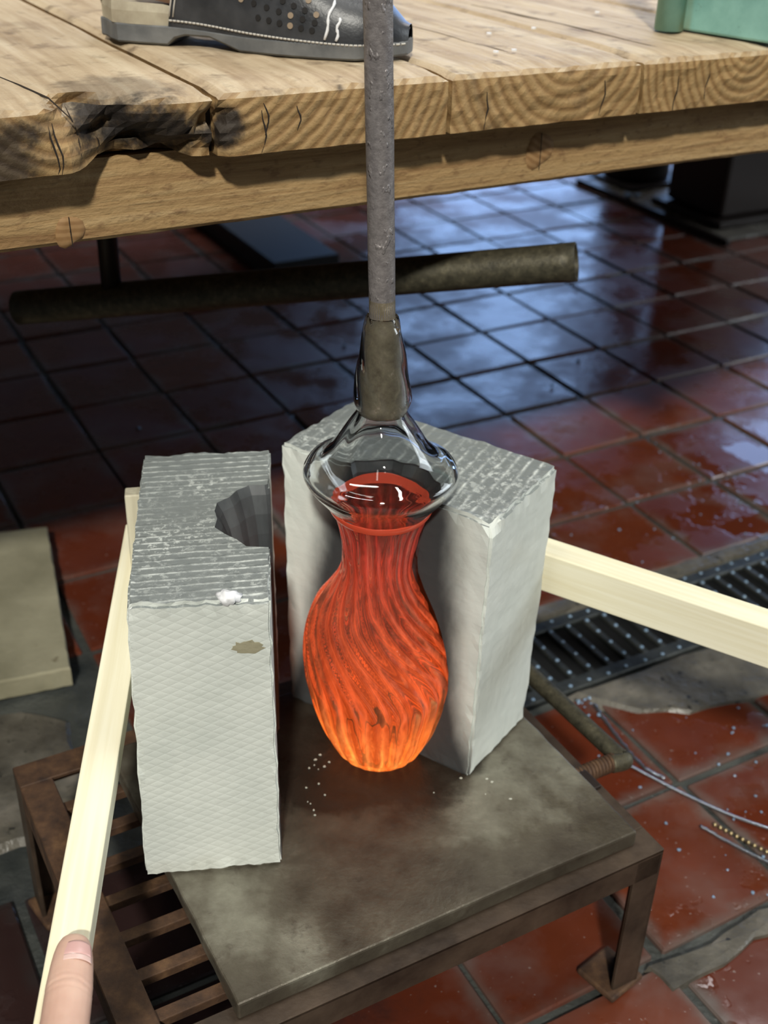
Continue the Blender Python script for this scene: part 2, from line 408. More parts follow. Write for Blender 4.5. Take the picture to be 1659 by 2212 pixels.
        h = t.math('ADD', t.math('MULTIPLY', t.math('MULTIPLY', rings, t.math('SUBTRACT', 1.0, top)), 0.45), t.math('MULTIPLY', t.noise(p, 120, 5, 0.65), 1.0))
        nr = t.bump(h, 0.5, 0.003)
        return t.set(Base_Color=col, Roughness=0.72, Normal=nr)
    M['plank'] = plank
    t = NT('beam_wood'); o = t.obj(); p = t.pos()
    g = t.noise(t.mapped(o, (1.3, 14, 26)), 4, 6, 0.65, 0.8)
    col = t.ramp(g, [(0.25, (0.20, 0.10, 0.036)), (0.5, (0.40, 0.255, 0.11)), (0.75, (0.52, 0.37, 0.19))])
    sc = t.noise(t.mapped(o, (22, 30, 45)), 4, 4, 0.6)
    col = t.mix(t.ramp(sc, [(0.56, 0.0), (0.7, 0.6)]), col, (0.17, 0.085, 0.035))
    M['beam'] = t.set(Base_Color=col, Roughness=0.75, Normal=t.bump(t.math('ADD', g, sc), 0.5, 0.004))
    t = NT('knot_wood'); o = t.obj()
    w = t.wave(o, 60, 'RINGS', 'Y', 2.0, 3, 2)
    M['knot'] = t.set(Base_Color=t.ramp(w, [(0.2, (0.27, 0.145, 0.055)), (0.8, (0.36, 0.21, 0.09))]), Roughness=0.7)
    t = NT('dark_crack'); M['crack'] = t.set(Base_Color=(0.02, 0.013, 0.008), Roughness=0.9)
    # --- teal paint
    t = NT('teal_paint'); p = t.pos()
    n1 = t.noise(p, 20, 6, 0.65)
    col = t.ramp(n1, [(0.3, (0.15, 0.34, 0.30)), (0.7, (0.28, 0.54, 0.48))])
    chip = t.ramp(t.noise(p, 48, 5, 0.7), [(0.64, 0.0), (0.70, 1.0)])
    col = t.mix(chip, col, (0.07, 0.045, 0.03))
    col = t.mix(t.ramp(t.noise(t.mapped(p, (1, 1, 0.3)), 26, 3), [(0.6, 0.0), (0.75, 0.6)]), col, (0.25, 0.27, 0.13))
    M['teal'] = t.set(Base_Color=col, Roughness=0.5, Normal=t.bump(n1, 0.3, 0.002))
    # --- shoe
    t = NT('black_leather'); p = t.pos()
    n1 = t.noise(p, 40, 5)
    M['leather'] = t.set(Base_Color=t.ramp(n1, [(0.3, (0.016, 0.018, 0.022)), (0.75, (0.055, 0.058, 0.064))]), Roughness=0.38, Normal=t.bump(t.noise(p, 500, 3), 0.25, 0.0008))
    t = NT('grey_sole'); p = t.pos()
    M['sole'] = t.set(Base_Color=t.ramp(t.noise(p, 50, 5), [(0.3, (0.09, 0.095, 0.10)), (0.7, (0.17, 0.175, 0.175))]), Roughness=0.7, Normal=t.bump(t.noise(p, 300, 3), 0.2, 0.001))
    t = NT('cork_insole'); p = t.pos()
    M['insole'] = t.set(Base_Color=t.ramp(t.noise(p, 60, 5), [(0.3, (0.30, 0.26, 0.19)), (0.7, (0.46, 0.42, 0.32))]), Roughness=0.75)
    t = NT('pale_thread'); M['thread'] = t.set(Base_Color=(0.48, 0.46, 0.42), Roughness=0.8)
    t = NT('white_paint'); M['white_paint'] = t.set(Base_Color=(0.75, 0.76, 0.78), Roughness=0.5)
    t = NT('punched_hole'); M['hole'] = t.set(Base_Color=(0.006, 0.005, 0.005), Roughness=0.8)
    t = NT('worn_hole'); M['hole_tan'] = t.set(Base_Color=(0.26, 0.2, 0.14), Roughness=0.8)
    # --- skin
    t = NT('skin'); o = t.obj()
    col = t.ramp(t.noise(o, 60, 4), [(0.3, (0.60, 0.375, 0.29)), (0.7, (0.68, 0.45, 0.35))])
    M['skin'] = t.set(Base_Color=col, Roughness=0.5, Subsurface_Weight=0.12, Subsurface_Radius=(0.009, 0.004, 0.002), Normal=t.bump(t.noise(o, 420, 3), 0.12, 0.0006))
    t = NT('finger_nail'); M['fingernail'] = t.set(Base_Color=(0.66, 0.40, 0.37), Roughness=0.28)
    t = NT('nail_base'); M['lunula'] = t.set(Base_Color=(0.74, 0.52, 0.47), Roughness=0.28)
    # --- wires, chain, crumbs
    t = NT('wire'); M['wire'] = t.set(Base_Color=(0.35, 0.38, 0.42), Metallic=0.9, Roughness=0.22)
    t = NT('chain'); M['chain'] = t.set(Base_Color=(0.33, 0.26, 0.14), Metallic=0.8, Roughness=0.35)
    t = NT('crumb'); M['crumb'] = t.set(Base_Color=(0.20, 0.30, 0.42), Roughness=0.12, IOR=1.45, Specular_IOR_Level=0.9)
    t = NT('wood_shaving'); M['shaving'] = t.set(Base_Color=(0.62, 0.52, 0.32), Roughness=0.8)
    t = NT('lime_flake'); M['lime'] = t.set(Base_Color=(0.50, 0.51, 0.44), Roughness=0.85)
    # --- glass
    t = NT('clear_glass'); M['glass'] = t.set(Base_Color=(0.98, 0.99, 0.985), Roughness=0.0, Transmission_Weight=1.0, IOR=1.46)
    t = NT('pipe_seen_in_glass'); p = t.pos()
    n1 = t.noise(p, 110, 5, 0.7)
    col = t.ramp(n1, [(0.3, (0.10, 0.082, 0.05)), (0.6, (0.19, 0.16, 0.11)), (0.76, (0.42, 0.38, 0.30))])
    M['scaled_iron'] = t.set(Base_Color=col, Roughness=0.5, Normal=t.bump(n1, 0.5, 0.001))
    # hot amber glass: clear body colour, glowing more where it is thick and hot (the foot)
    t = NT('hot_glass'); o = t.obj()
    x, y, z = t.sep(o)
    ang = t.math('ARCTAN2', y, x)
    zz = t.math('DIVIDE', z, 0.31 * K)
    nz = t.noise(t.mapped(o, (26, 26, 13)), 1.0, 3, 0.55)
    tw = t.math('MULTIPLY', t.sstep(zz, 0.3, 0.85), 1.25)
    ph = t.math('MULTIPLY', t.math('ADD', ang, tw), 20.0)
    ph = t.math('ADD', ph, t.math('MULTIPLY', nz, 11.0))
    st = t.math('ADD', t.math('MULTIPLY', t.math('SINE', ph), 0.5), 0.5)
    fine = t.noise(t.mapped(o, (75, 75, 24)), 1.0, 5, 0.7, 1.8)
    line = t.math('POWER', st, 7.0); gap = t.math('POWER', t.math('SUBTRACT', 1.0, st), 3.0)
    streak = t.math('ADD', 0.27, t.math('MULTIPLY', t.math('SUBTRACT', fine, 0.5), 1.5))  # rib refraction drawn as light and dark streaks in the glow colour
    streak = t.math('ADD', streak, t.math('SUBTRACT', t.math('MULTIPLY', line, 0.55), t.math('MULTIPLY', gap, 0.30)), clamp=True)
    cold = t.mix(streak, (0.020, 0.002, 0.001), (0.50, 0.045, 0.030))
    mid = t.mix(streak, (0.030, 0.003, 0.001), (0.80, 0.13, 0.040))
    hot = t.mix(streak, (0.62, 0.115, 0.014), (1.45, 0.48, 0.10))
    e = t.mix(t.sstep(zz, 0.86, 0.50), cold, mid)
    e = t.mix(t.sstep(zz, 0.38, 0.02), e, hot)
    e = t.mix(t.sstep(zz, 0.86, 1.0), e, (0.02, 0.002, 0.001))
    tint = t.mix(t.sstep(zz, 0.9, 0.3), (0.80, 0.38, 0.30), (0.95, 0.42, 0.18))
    M['hot'] = t.set(Base_Color=tint, Roughness=0.02, IOR=1.45, Transmission_Weight=0.93, Emission_Color=e, Emission_Strength=0.56)
    t = NT('amber_glass'); M['amber'] = t.set(Base_Color=(0.93, 0.52, 0.36), Roughness=0.0, IOR=1.45, Transmission_Weight=1.0)
    t = NT('hot_ring'); M['hot_ring'] = t.set(Base_Color=(0.50, 0.06, 0.03), Roughness=0.08, Emission_Color=(0.85, 0.11, 0.045), Emission_Strength=0.20)
make_materials()

def fl(b, a, z=0.0): return eB * b + eA * a + Vector((0, 0, z))

# ================================================================== floor
floor = mesh_obj('floor', [fl(-1.2, -0.6, -0.006), fl(5.2, -0.6, -0.006), fl(5.2, 5.4, -0.006), fl(-1.2, 5.4, -0.006)], [(0, 1, 2, 3)], M['mortar'])
floor['kind'] = 'structure'
PB, PA, B0, A0 = 0.2066, 0.2077, 0.3135, 1.441
tile_cache = []
def tile_mesh(i):
    bm = bmesh.new(); bmesh.ops.create_cube(bm, size=1)
    s = 0.193 + 0.003 * (i % 3)
    for v in bm.verts:
        v.co = Vector((v.co.x * s, v.co.y * s, v.co.z * 0.024))
        v.co.x += random.uniform(-1, 1) * 0.002; v.co.y += random.uniform(-1, 1) * 0.002
    bmesh.ops.bevel(bm, geom=[e for e in bm.edges if all(v.co.z > 0 for v in e.verts)] + [e for e in bm.edges if abs(e.verts[0].co.z - e.verts[1].co.z) > 0.01], offset=0.0022, segments=1, affect='EDGES')
    for v in bm.verts: v.co = rot(v.co, YAW) * K if False else v.co * K
    me = bpy.data.meshes.new('tile'); bm.to_mesh(me); bm.free(); me.materials.append(M['tile']); return me
tile_cache = [tile_mesh(i) for i in range(6)]
GR_B0, GR_B1, GR_A0, GR_A1 = 0.62, 3.6, 1.035, 1.195          # drain grating footprint
ntile = 0
for ia in range(-6, 16):
    for ib in range(-5, 21):
        b = B0 + (ib + 0.5) * PB; a = A0 + (ia + 0.5) * PA
        if b > 0.55 and GR_A0 - 0.10 < a < GR_A1 + 0.09: continue          # grating channel
        if 0.0 < b < 0.30 and 1.0 < a < 1.35 and ib < 0: continue           # concrete repair, left
        p = fl(b, a)
        if p.y < 0.55: continue
        # keep what the frame can plausibly see
        hx = abs(p.x); lim = 0.36 * (p.y * 0.86 + 0.56) + 0.28
        if hx > lim or p.y > 5.2: continue
        o = bpy.data.objects.new('tile', tile_cache[random.randrange(6)]); C.objects.link(o); o.parent = floor
        o.location = (p + Vector((random.uniform(-1, 1) * 0.002, random.uniform(-1, 1) * 0.002, -0.012 + random.uniform(-1, 1) * 0.0012))) * K
        o.rotation_euler = (random.uniform(-1, 1) * 0.005, random.uniform(-1, 1) * 0.005, YAW + random.uniform(-1, 1) * 0.008 + random.choice((0, 1, 2, 3)) * math.pi / 2)
        ntile += 1
def patch(name, pts, z, mat, n=1):
    """irregular cement patch with a lumpy outline, slightly domed"""
    c = sum((Vector(p) for p in pts), Vector((0, 0))) / len(pts)
    ring = []
    L = len(pts)
    for i in range(L):
        p, q = Vector(pts[i]), Vector(pts[(i + 1) % L])
        m = max(2, int((q - p).length / 0.03))
        for k in range(m):
            u = p.lerp(q, k / m); ring.append(u + Vector((noise.noise((u.x * 21, u.y * 21, 1)), noise.noise((u.x * 21, u.y * 21, 7)))) * 0.013)
    vs = [fl(r.x, r.y, -0.006) for r in ring] + [fl(r.x + (c.x - r.x) * 0.04, r.y + (c.y - r.y) * 0.06, z) for r in ring] + [fl(c.x, c.y, z + 0.002)]
    R = len(ring); fs = []
    for i in range(R):
        j = (i + 1) % R; fs.append((i, j, j + R, i + R)); fs.append((i + R, j + R, 2 * R))
    return mesh_obj(name, vs, fs, mat, floor, smooth=False)
patch('cement_patch', [(0.90, 1.03), (0.93, 0.985), (1.0, 0.935), (1.16, 0.895), (1.5, 0.90), (2.2, 0.93), (2.2, 1.03)], 0.004, M['concrete'])
patch('cement_patch', [(-0.12, 1.11), (0.22, 1.10), (0.245, 1.30), (0.2, 1.355), (-0.12, 1.33)], 0.003, M['concrete'])
patch('cement_patch', [(0.70, 0.565), (0.78, 0.575), (1.05, 0.57), (1.05, 0.60), (0.78, 0.607), (0.70, 0.60)], 0.004, M['concrete'])
patch('cement_patch', [(0.60, 1.205), (1.3, 1.21), (2.4, 1.215), (2.4, 1.235), (1.3, 1.235), (0.60, 1.228)], 0.003, M['concrete'])

# ---- drain grating: a cast frame, every bar its own part, studs on the bars
gb = fl(1.1, 1.115)
grate = thing('drain_grating', 'black cast iron drain grating with studded bars set in the tile floor', 'drain', gb)
pit = mesh_obj('drain_channel', [fl(GR_B0, GR_A0, -0.004), fl(GR_B1, GR_A0, -0.004), fl(GR_B1, GR_A1, -0.004), fl(GR_B0, GR_A1, -0.004)], [(0, 1, 2, 3)], M['void'], grate, gb)
def fbox(name, b0, b1, a0, a1, z0, z1, mat, parent, base, bev=0.002):
    c = fl((b0 + b1) / 2, (a0 + a1) / 2, (z0 + z1) / 2)
    return bm_obj(name, box_bm(c.x, c.y, c.z, b1 - b0, a1 - a0, z1 - z0, YAW, bev, 1), mat, parent, base)
fbox('rail', GR_B0, GR_B1, GR_A0, 1.060, -0.003, 0.006, M['iron'], grate, gb)
fbox('rail', GR_B0, GR_B1, 1.172, GR_A1, -0.003, 0.006, M['iron'], grate, gb)
studs = []
k = 0; b = 0.66
while b < 2.3:
    fbox('bar', b - 0.0052, b + 0.0052, 1.058, 1.174, -0.003, 0.0055, M['iron'], grate, gb, 0.0015)
    k += 1; b += 0.0345
def stud_bm(p, r=0.0034):
    vs, fs = revolve([(r, 0), (r * 0.8, r * 0.55), (r * 0.35, r * 0.8), (0.0002, r * 0.85)], 7)
    return [v + p for v in vs], fs
smesh = None
b = 0.66; i = 0
while b < 1.75:
    for a in (1.043, 1.072, 1.104, 1.136, 1.166, 1.187):
        jb = b + (0.017 if a in (1.043, 1.187) else 0)
        p = fl(jb + random.uniform(-1, 1) * 0.001, a + random.uniform(-1, 1) * 0.002, 0.0052)
        if smesh is None:
            so = mesh_obj('stud', *stud_bm(Vector((0, 0, 0))), M['crumb'], grate, smooth=True); smesh = so.data
        else: so = bpy.data.objects.new('stud', smesh); C.objects.link(so); so.parent = grate
        so.location = (p - gb) * K
    b += 0.0345

# ================================================================== platform
PY = math.radians(30.5)
pn = Vector((-math.sin(PY), math.cos(PY), 0)); pe = Vector((math.cos(PY), math.sin(PY), 0)); PC = 1.003
def pf(s, d, z): return pe * s + pn * (PC + d) + Vector((0, 0, z))
plat_base = pf(0.52, 0.5, 0)
plat = thing('platform', 'raised timber platform of thick worn planks behind the blowpipe', 'platform', plat_base)
PT, PBZ, PDEP = 0.886, 0.829, 2.25
seams = [(-0.82, -0.58), (-0.575, -0.335), (-0.33, -0.09), (-0.085, 0.155), (0.159, 0.402), (0.408, 0.647), (0.652, 0.889), (0.894, 1.133), (1.138, 1.38), (1.385, 1.625), (1.63, 1.87), (1.875, 2.115), (2.12, 2.36), (2.365, 2.605), (2.61, 2.94)]
pith = [(0, 0.1), (0.05, 0.1), (0, 0.1), (0.05, 0.1), (0.0, 0.075), (0.12, 0.10), (0.03, 0.062), (0.035, 0.04), (0.10, 0.0)] + [(0.1, 0.0)] * 6
for i, (s0, s1) in enumerate(seams):
    mat = M['plank']('plank_wood_%s' % 'abcdefghijklmnop'[i], -(pith[i][0] - 0.0) * K * (-1 if i in (5,) else 1), -pith[i][1] * K, 40 if i not in (6,) else 34)
    nx_, ny_, nz_ = 30, 26, 8
    bm = bmesh.new(); grid = {}
    # box lattice surface: sections along the depth
    ring = []
    for k in range(nx_): ring.append((k / nx_, 1.0))
    for k in range(nz_): ring.append((1.0, 1 - k / nz_))
    for k in range(nx_): ring.append((1 - k / nx_, 0.0))
    for k in range(nz_): ring.append((0.0, k / nz_))
    R = len(ring)
    def pt(u, w, d, burn=True):
        s = s0 + (s1 - s0) * u; z = PBZ + (PT - PBZ) * w
        # rounded, splintered arris
        ru = min(u, 1 - u) * (s1 - s0)
        if w > 0.99: z -= 0.004 * (1 - sm(0, 0.008, ru))
        nn = noise.noise((s * 40, z * 60, d * 14)); n2 = noise.noise((s * 130, z * 130, d * 40 + 5))
        f = 1 - sm(0, 0.06, d)
        dd = d + (nn * 0.0022 + n2 * 0.0013) * f
        if w > 0.99: z += (nn * 0.0016 + noise.noise((s * 9, d * 3, 3)) * 0.0012) - 0.005 * f * f * (0.6 + 0.4 * n2)
        if w > 0.85: dd += 0.006 * f * (w - 0.85) / 0.15
        if burn:                              # charred hollows in the front edge
            for (bs, bz, brr, dep) in ((0.335, 0.828, 0.055, 0.036), (0.300, 0.872, 0.045, 0.020), (0.40, 0.862, 0.018, 0.016), (0.285, 0.888, 0.025, 0.016), (0.385, 0.83, 0.03, 0.018)):
                q = math.sqrt((s - bs) ** 2 + ((z - bz) * 1.4) ** 2)
                if q < brr * 1.4: dd += dep * (1 - sm(brr * 0.3, brr * 1.2, q)) * f * (1 + 0.5 * nn)
            if w < 0.01 and d < 0.06: z += 0.017 * (1 - sm(0.012, 0.05, abs(s - 0.335))) * f
            if w > 0.99 and d < 0.06: z -= 0.013 * (1 - sm(0.01, 0.05, abs(s - 0.30))) * f
            if w < 0.4 and s < 0.26: z -= 0.0
        return pf(s, dd, z)
    ds = [0, 0.004, 0.010, 0.018, 0.03, 0.045, 0.065, 0.1, 0.15, 0.22, 0.3, 0.4, 0.5, 0.62, 0.75, 0.9, 1.5, PDEP]
    vs = []; fs = []
    for d in ds:
        for (u, w) in ring: vs.append(pt(u, w, d))
    for j in range(len(ds) - 1):
        for k in range(R):
            a_, b_ = j * R + k, j * R + (k + 1) % R; fs.append((a_, b_, b_ + R, a_ + R))
    # front end-grain face
    idx = {}
    for a in range(nx_ + 1):
        for c in range(nz_ + 1):
            u, w = a / nx_, c / nz_
            if 0 < a < nx_ and 0 < c < nz_: idx[(a, c)] = len(vs); vs.append(pt(u, w, 0))
            else:
                if c == nz_ and a < nx_: q = a
                elif a == nx_ and c > 0: q = nx_ + (nz_ - c)
                elif c == 0 and a > 0: q = nx_ + nz_ + (nx_ - a)
                else: q = 2 * nx_ + nz_ + c
                idx[(a, c)] = q
    for a in range(nx_):
        for c in range(nz_): fs.append((idx[(a, c)], idx[(a + 1, c)], idx[(a + 1, c + 1)], idx[(a, c + 1)]))
    fs.append(tuple((len(ds) - 1) * R + k for k in range(R)))
    o = mesh_obj('plank', vs, fs, mat, None, (0, 0, 0), smooth=False)
    # own local frame: X across, Y along, Z up, origin at the middle of the front edge
    mid = pf((s0 + s1) / 2, 0, (PT + PBZ) / 2)
    o.data.transform(Matrix.Translation(-mid * K)); o.data.transform(Matrix.Rotation(-PY, 4, 'Z'))
    o.parent = plat; o.location = (mid - plat_base) * K; o.rotation_euler = (0, 0, PY)
    # drying cracks on the end grain and a few along the top
    rr = random.Random(40 + i)
    for c in range(4 if i in (4, 5) else 2):
        s = s0 + rr.uniform(0.12, 0.88) * (s1 - s0); zt = rr.uniform(0.86, 0.878); L = rr.uniform(0.02, 0.045)
        pts = []
        for k in range(6):
            z = zt - L * k / 5; sx = s + 0.0022 * math.sin(k * 1.1 + i) + 0.0007 * rr.uniform(-1, 1)
            uu = (sx - s0) / (s1 - s0); pts.append(pt(uu, max(0, min(0.98, (z - PBZ) / (PT - PBZ))), 0) - pn * 0.0003)
        v_, f_ = tube(pts, 0.0009, 4, rads=[0.0003, 0.0007, 0.0009, 0.0007, 0.0005, 0.0002])
        mesh_obj('crack', v_, f_, M['crack'], plat, plat_base)
for (s, d0, d1) in ((0.275, 0.0, 0.26), (0.24, 0.1, 0.22), (0.77, 0.06, 0.33), (0.95, 0.05, 0.4)):
    pts = [pf(s + (0.006 * noise.noise((d0 * 9, k * 0.7, s * 5))) - 0.05 * (k / 9) * (1 if s < 0.4 else 0.3), d0 + (d1 - d0) * k / 9, PT - (0.012 if (k == 0 and d0 == 0) else 0.0004)) for k in range(10)]
    v_, f_ = tube(pts, 0.0012, 4, rads=[0.0016 * math.sin(math.pi * (0.12 + 0.8 * k / 9)) for k in range(10)])
    mesh_obj('crack', v_, f_, M['crack'], plat, plat_base)
for (sa, sb_) in zip(seams, seams[1:]):          # dark strips added to stop sunlight slipping through the seams
    m_ = (sa[1] + sb_[0]) / 2; w_ = sb_[0] - sa[1] + 0.0015; c = pf(m_, 0.022 + (PDEP - 0.03) / 2, PT - 0.0325)
    bm_obj('seam_blocker', box_bm(c.x, c.y, c.z, w_, PDEP - 0.03, 0.047, PY), M['crack'], plat, plat_base)
# edge beam, set back under the plank ends
BZ0 = 0.754
vs, fs = [], []
n_s = 170
for k in range(n_s + 1):
    s = -0.82 + 3.76 * k / n_s
    w1 = noise.noise((s * 5, 2, 0)) * 0.0015; w2 = noise.noise((s * 30, 8, 0)) * 0.0012
    for (d, z) in ((0.043 + w1, PBZ - 0.0005), (0.0405 + w2, 0.80), (0.041 + w1, 0.775), (0.042, BZ0 + 0.004), (0.046, BZ0 + w2), (0.11, BZ0 + w1), (0.114, BZ0 + 0.004), (0.114, PBZ - 0.0005)):
        vs.append(pf(s, d, z))
for k in range(n_s):
    for j in range(8): a_, b_ = k * 8 + j, k * 8 + (j + 1) % 8; fs.append((a_, b_, b_ + 8, a_ + 8))
fs += [tuple(range(8)), tuple(n_s * 8 + j for j in range(8))]
beam = mesh_obj('beam', vs, fs, M['beam'], None)
mid = pf(0.5, 0.06, 0.79)
beam.data.transform(Matrix.Translation(-mid * K)); beam.data.transform(Matrix.Rotation(-PY, 4, 'Z'))
beam.parent = plat; beam.location = (mid - plat_base) * K; beam.rotation_euler = (0, 0, PY)
for (s, z, r) in ((0.795, 0.790, 0.021), (0.275, 0.767, 0.015)):
    v_, f_ = revolve([(0.0005, 0.0012), (r * 0.5, 0.0011), (r * 0.85, 0.0008), (r, -0.002)], 16, None, lambda a, z, q: q * (1 + 0.16 * math.sin(2 * a + 1) + 0.1 * math.cos(3 * a)))
    c = pf(s, 0.0405, z)
    kn = mesh_obj('knot', [c + pe * v.x * 0.85 + Vector((0, 0, 1)) * v.y * 1.1 - pn * v.z for v in v_], f_, M['knot'], plat, plat_base, smooth=True)
    v_, f_ = tube([c + Vector((0, 0, r * 0.9)) - pn * 0.0016, c - pn * 0.0026, c + pe * 0.001 - Vector((0, 0, r * 0.95)) - pn * 0.0014], 0.0004, 4)
    mesh_obj('crack', v_, f_, M['crack'], kn if False else plat, plat_base)
# back beam and the legs that carry the platform
for d in (1.1, PDEP - 0.13):
    c = pf(1.06, d, 0.793); bm_obj('beam', box_bm(c.x, c.y, c.z, 3.76, 0.075, 0.071, PY, 0.003, 1), M['beam'], plat, plat_base)
for (s, d) in ((-0.76, 0.075), (2.87, 0.075), (-0.76, PDEP - 0.13)):
    c = pf(s, d, BZ0 / 2); bm_obj('leg', box_bm(c.x, c.y, c.z, 0.08, 0.07, BZ0, PY, 0.003, 1), M['beam'], plat, plat_base)

# ================================================================== foot rail under the platform
barR, barL = Vector((0.2219, 1.3793, 0.6417)), Vector((-0.5191, 1.5466, 0.4925))
fr = thing('foot_rail', 'dark steel pipe slung below the timber platform, open end to the right', 'pipe', (barR + barL) / 2)
d = (barL - barR).normalized()
nseg = 40; R_ = 0.0235
pts = [barR.lerp(barL, k / nseg) for k in range(nseg + 1)]
v1, f1 = tube(pts, R_, 28, cap=False)
v2, f2 = tube([barR, barR + d * 0.0005, barR + d * 0.12], 0.0195, 28, cap=False)
v3, f3 = [], []
x_, y_ = frame_of(barR, d)
vs, fs = merge((v1, f1), (v2, f2))
n1 = len(v1)
for k in range(28): fs.append((k, (k + 1) % 28, n1 + (k + 1) % 28, n1 + k))
fs.append(tuple(nseg * 28 + k for k in range(28)))
mesh_obj('tube', vs, fs, M['bar'], fr, (barR + barL) / 2, smooth=True)
pb = barR.lerp(barL, 0.81)
vs, fs = tube([pb + Vector((0, 0, 0.018)), Vector((pb.x, pb.y, PBZ - 0.001))], 0.014, 12)
mesh_obj('hanger', vs, fs, M['dark_steel'], fr, (barR + barL) / 2, smooth=True)
# ================================================================== machine stands beyond the platform
def stand_cyl(base, r, h, label):
    t = thing('machine_stand', label, 'stand', base)
    c = Vector(base)
    vs, fs = revolve([(r * 0.97, 0.0), (r, 0.012), (r, h - 0.01), (r * 0.95, h)], 28); 
    fs.append(tuple(range(28))); fs.append(tuple(3 * 28 + k for k in range(28)))
    mesh_obj('drum', [v + c + Vector((0, 0, 0.014)) for v in vs], fs, M['dark_steel'], t, base, smooth=True)
    bm_obj('base_plate', box_bm(c.x, c.y, c.z + 0.007, r * 2.3, r * 2.3, 0.014, YAW, 0.002, 1), M['dark_steel'], t, base)
    return t
cc = fl(2.82, 3.24); stand_cyl((cc.x, cc.y, 0.0125), 0.115, 0.71, 'dark round machine foot under the right end of the platform')
cb = fl(2.86, 2.80, 0.0125)
t = thing('machine_stand', 'dark square machine pillar at right edge behind the platform', 'stand', cb)
bm_obj('pillar', box_bm(cb.x + 0.03, cb.y + 0.03, 0.385, 0.40, 0.26, 0.70, YAW, 0.012, 2), M['dark_steel'], t, cb)
bm_obj('base_plate', box_bm(cb.x + 0.03, cb.y + 0.03, 0.023, 0.46, 0.33, 0.020, YAW, 0.002, 1), M['dark_steel'], t, cb)
pb_ = fl(3.02, 2.93)
pad = bm_obj('concrete_pad', box_bm(pb_.x, pb_.y, 0.006, 0.78, 0.72, 0.012, YAW, 0.003, 1), M['concrete'], None, (pb_.x, pb_.y, 0))
tag(pad, 'pale concrete pad under the dark machine feet', 'pad')
sb = fl(2.612, 2.92)
st = bm_obj('steel_strip', box_bm(sb.x, sb.y, 0.010, 0.018, 0.76, 0.020, YAW, 0.002, 1), M['dark_steel'], None, (sb.x, sb.y, 0))
tag(st, 'black steel edging strip along the concrete pad', 'strip')
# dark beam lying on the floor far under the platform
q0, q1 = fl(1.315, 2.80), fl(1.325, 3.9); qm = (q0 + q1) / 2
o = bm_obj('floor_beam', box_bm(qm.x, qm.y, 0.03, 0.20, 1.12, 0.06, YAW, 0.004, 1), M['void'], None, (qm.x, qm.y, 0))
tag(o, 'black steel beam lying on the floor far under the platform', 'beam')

# ================================================================== fire-clay slab at the left
sl = [fl(0.266, 1.79), fl(0.344, 1.772), fl(0.272, 1.375), fl(0.170, 1.388), fl(0.07, 1.40), fl(0.14, 1.815)]
out = []
for i in range(len(sl)):
    p, q = sl[i], sl[(i + 1) % len(sl)]
    m = max(2, int((q - p).length / 0.012))
    for k in range(m):
        u = p.lerp(q, k / m); out.append(u + Vector((noise.noise((u.x * 45, u.y * 45, 2)), noise.noise((u.x * 45, u.y * 45, 9)), 0)) * 0.0025)
R = len(out); cen = sum(out, Vector()) / R
vs = [u + Vector((0, 0, 0.0012)) for u in out] + [u + Vector((0, 0, 0.030)) for u in out] + [u.lerp(cen, 0.012) + Vector((0, 0, 0.033)) for u in out]
fs = [tuple(range(R)), tuple(2 * R + k for k in range(R))]
for j in range(2):
    for k in range(R): fs.append((j * R + k, j * R + (k + 1) % R, (j + 1) * R + (k + 1) % R, (j + 1) * R + k))
slab = mesh_obj('fire_clay_slab', vs, fs, M['fire_clay'], None, (cen.x, cen.y, 0))
tag(slab, 'buff pitted fire-clay slab lying on the floor at the left edge', 'slab')

# ================================================================== work table
FR = Vector((0.2951, 0.853, 0)); TY = math.radians(30.0)
U = Vector((math.cos(TY), math.sin(TY), 0)); W = Vector((-math.sin(TY), math.cos(TY), 0))
TU, TV, TZ = 0.5505, 0.415, 0.2095
def tp(u, v, z): return FR + U * u + W * v + Vector((0, 0, z))
tb = tp(-TU / 2, TV / 2, 0)
table = thing('work_table', 'low rusty steel table with slatted shelf bars under the mould', 'table', tb)
def tbox(name, u0, u1, v0, v1, z0, z1, mat, bev=0.0012, parent=None):
    c = tp((u0 + u1) / 2, (v0 + v1) / 2, (z0 + z1) / 2)
    return bm_obj(name, box_bm(c.x, c.y, c.z, u1 - u0, v1 - v0, z1 - z0, TY, bev, 2), mat, parent or table, tb)
A_ = 0.034; T_ = 0.005
def angle(name, u0, u1, v0, v1, side, mat):
    """angle iron: a flat top flange and a hanging web on the outer side"""
    bm = bmesh.new()
    c = tp((u0 + u1) / 2, (v0 + v1) / 2, TZ - T_ / 2); box_bm(c.x, c.y, c.z, u1 - u0, v1 - v0, T_, TY, 0.001, 1, bm)
    if side == 'front': w = (u0, u1, v0, v0 + T_)
    elif side == 'back': w = (u0, u1, v1 - T_, v1)
    elif side == 'left': w = (u0, u0 + T_, v0, v1)
    else: w = (u1 - T_, u1, v0, v1)
    c = tp((w[0] + w[1]) / 2, (w[2] + w[3]) / 2, TZ - A_ / 2 - 0.0005); box_bm(c.x, c.y, c.z, w[1] - w[0], w[3] - w[2], A_, TY, 0.001, 1, bm)
    return bm_obj(name, bm, mat, table, tb)
angle('rail', -TU, 0, 0, A_, 'front', M['brown_steel']); angle('rail', -TU, 0, TV - A_, TV, 'back', M['rust'])
angle('rail', -TU, -TU + A_, A_, TV - A_, 'left', M['rust']); angle('rail', -A_, 0, A_, TV - A_, 'right', M['brown_steel'])
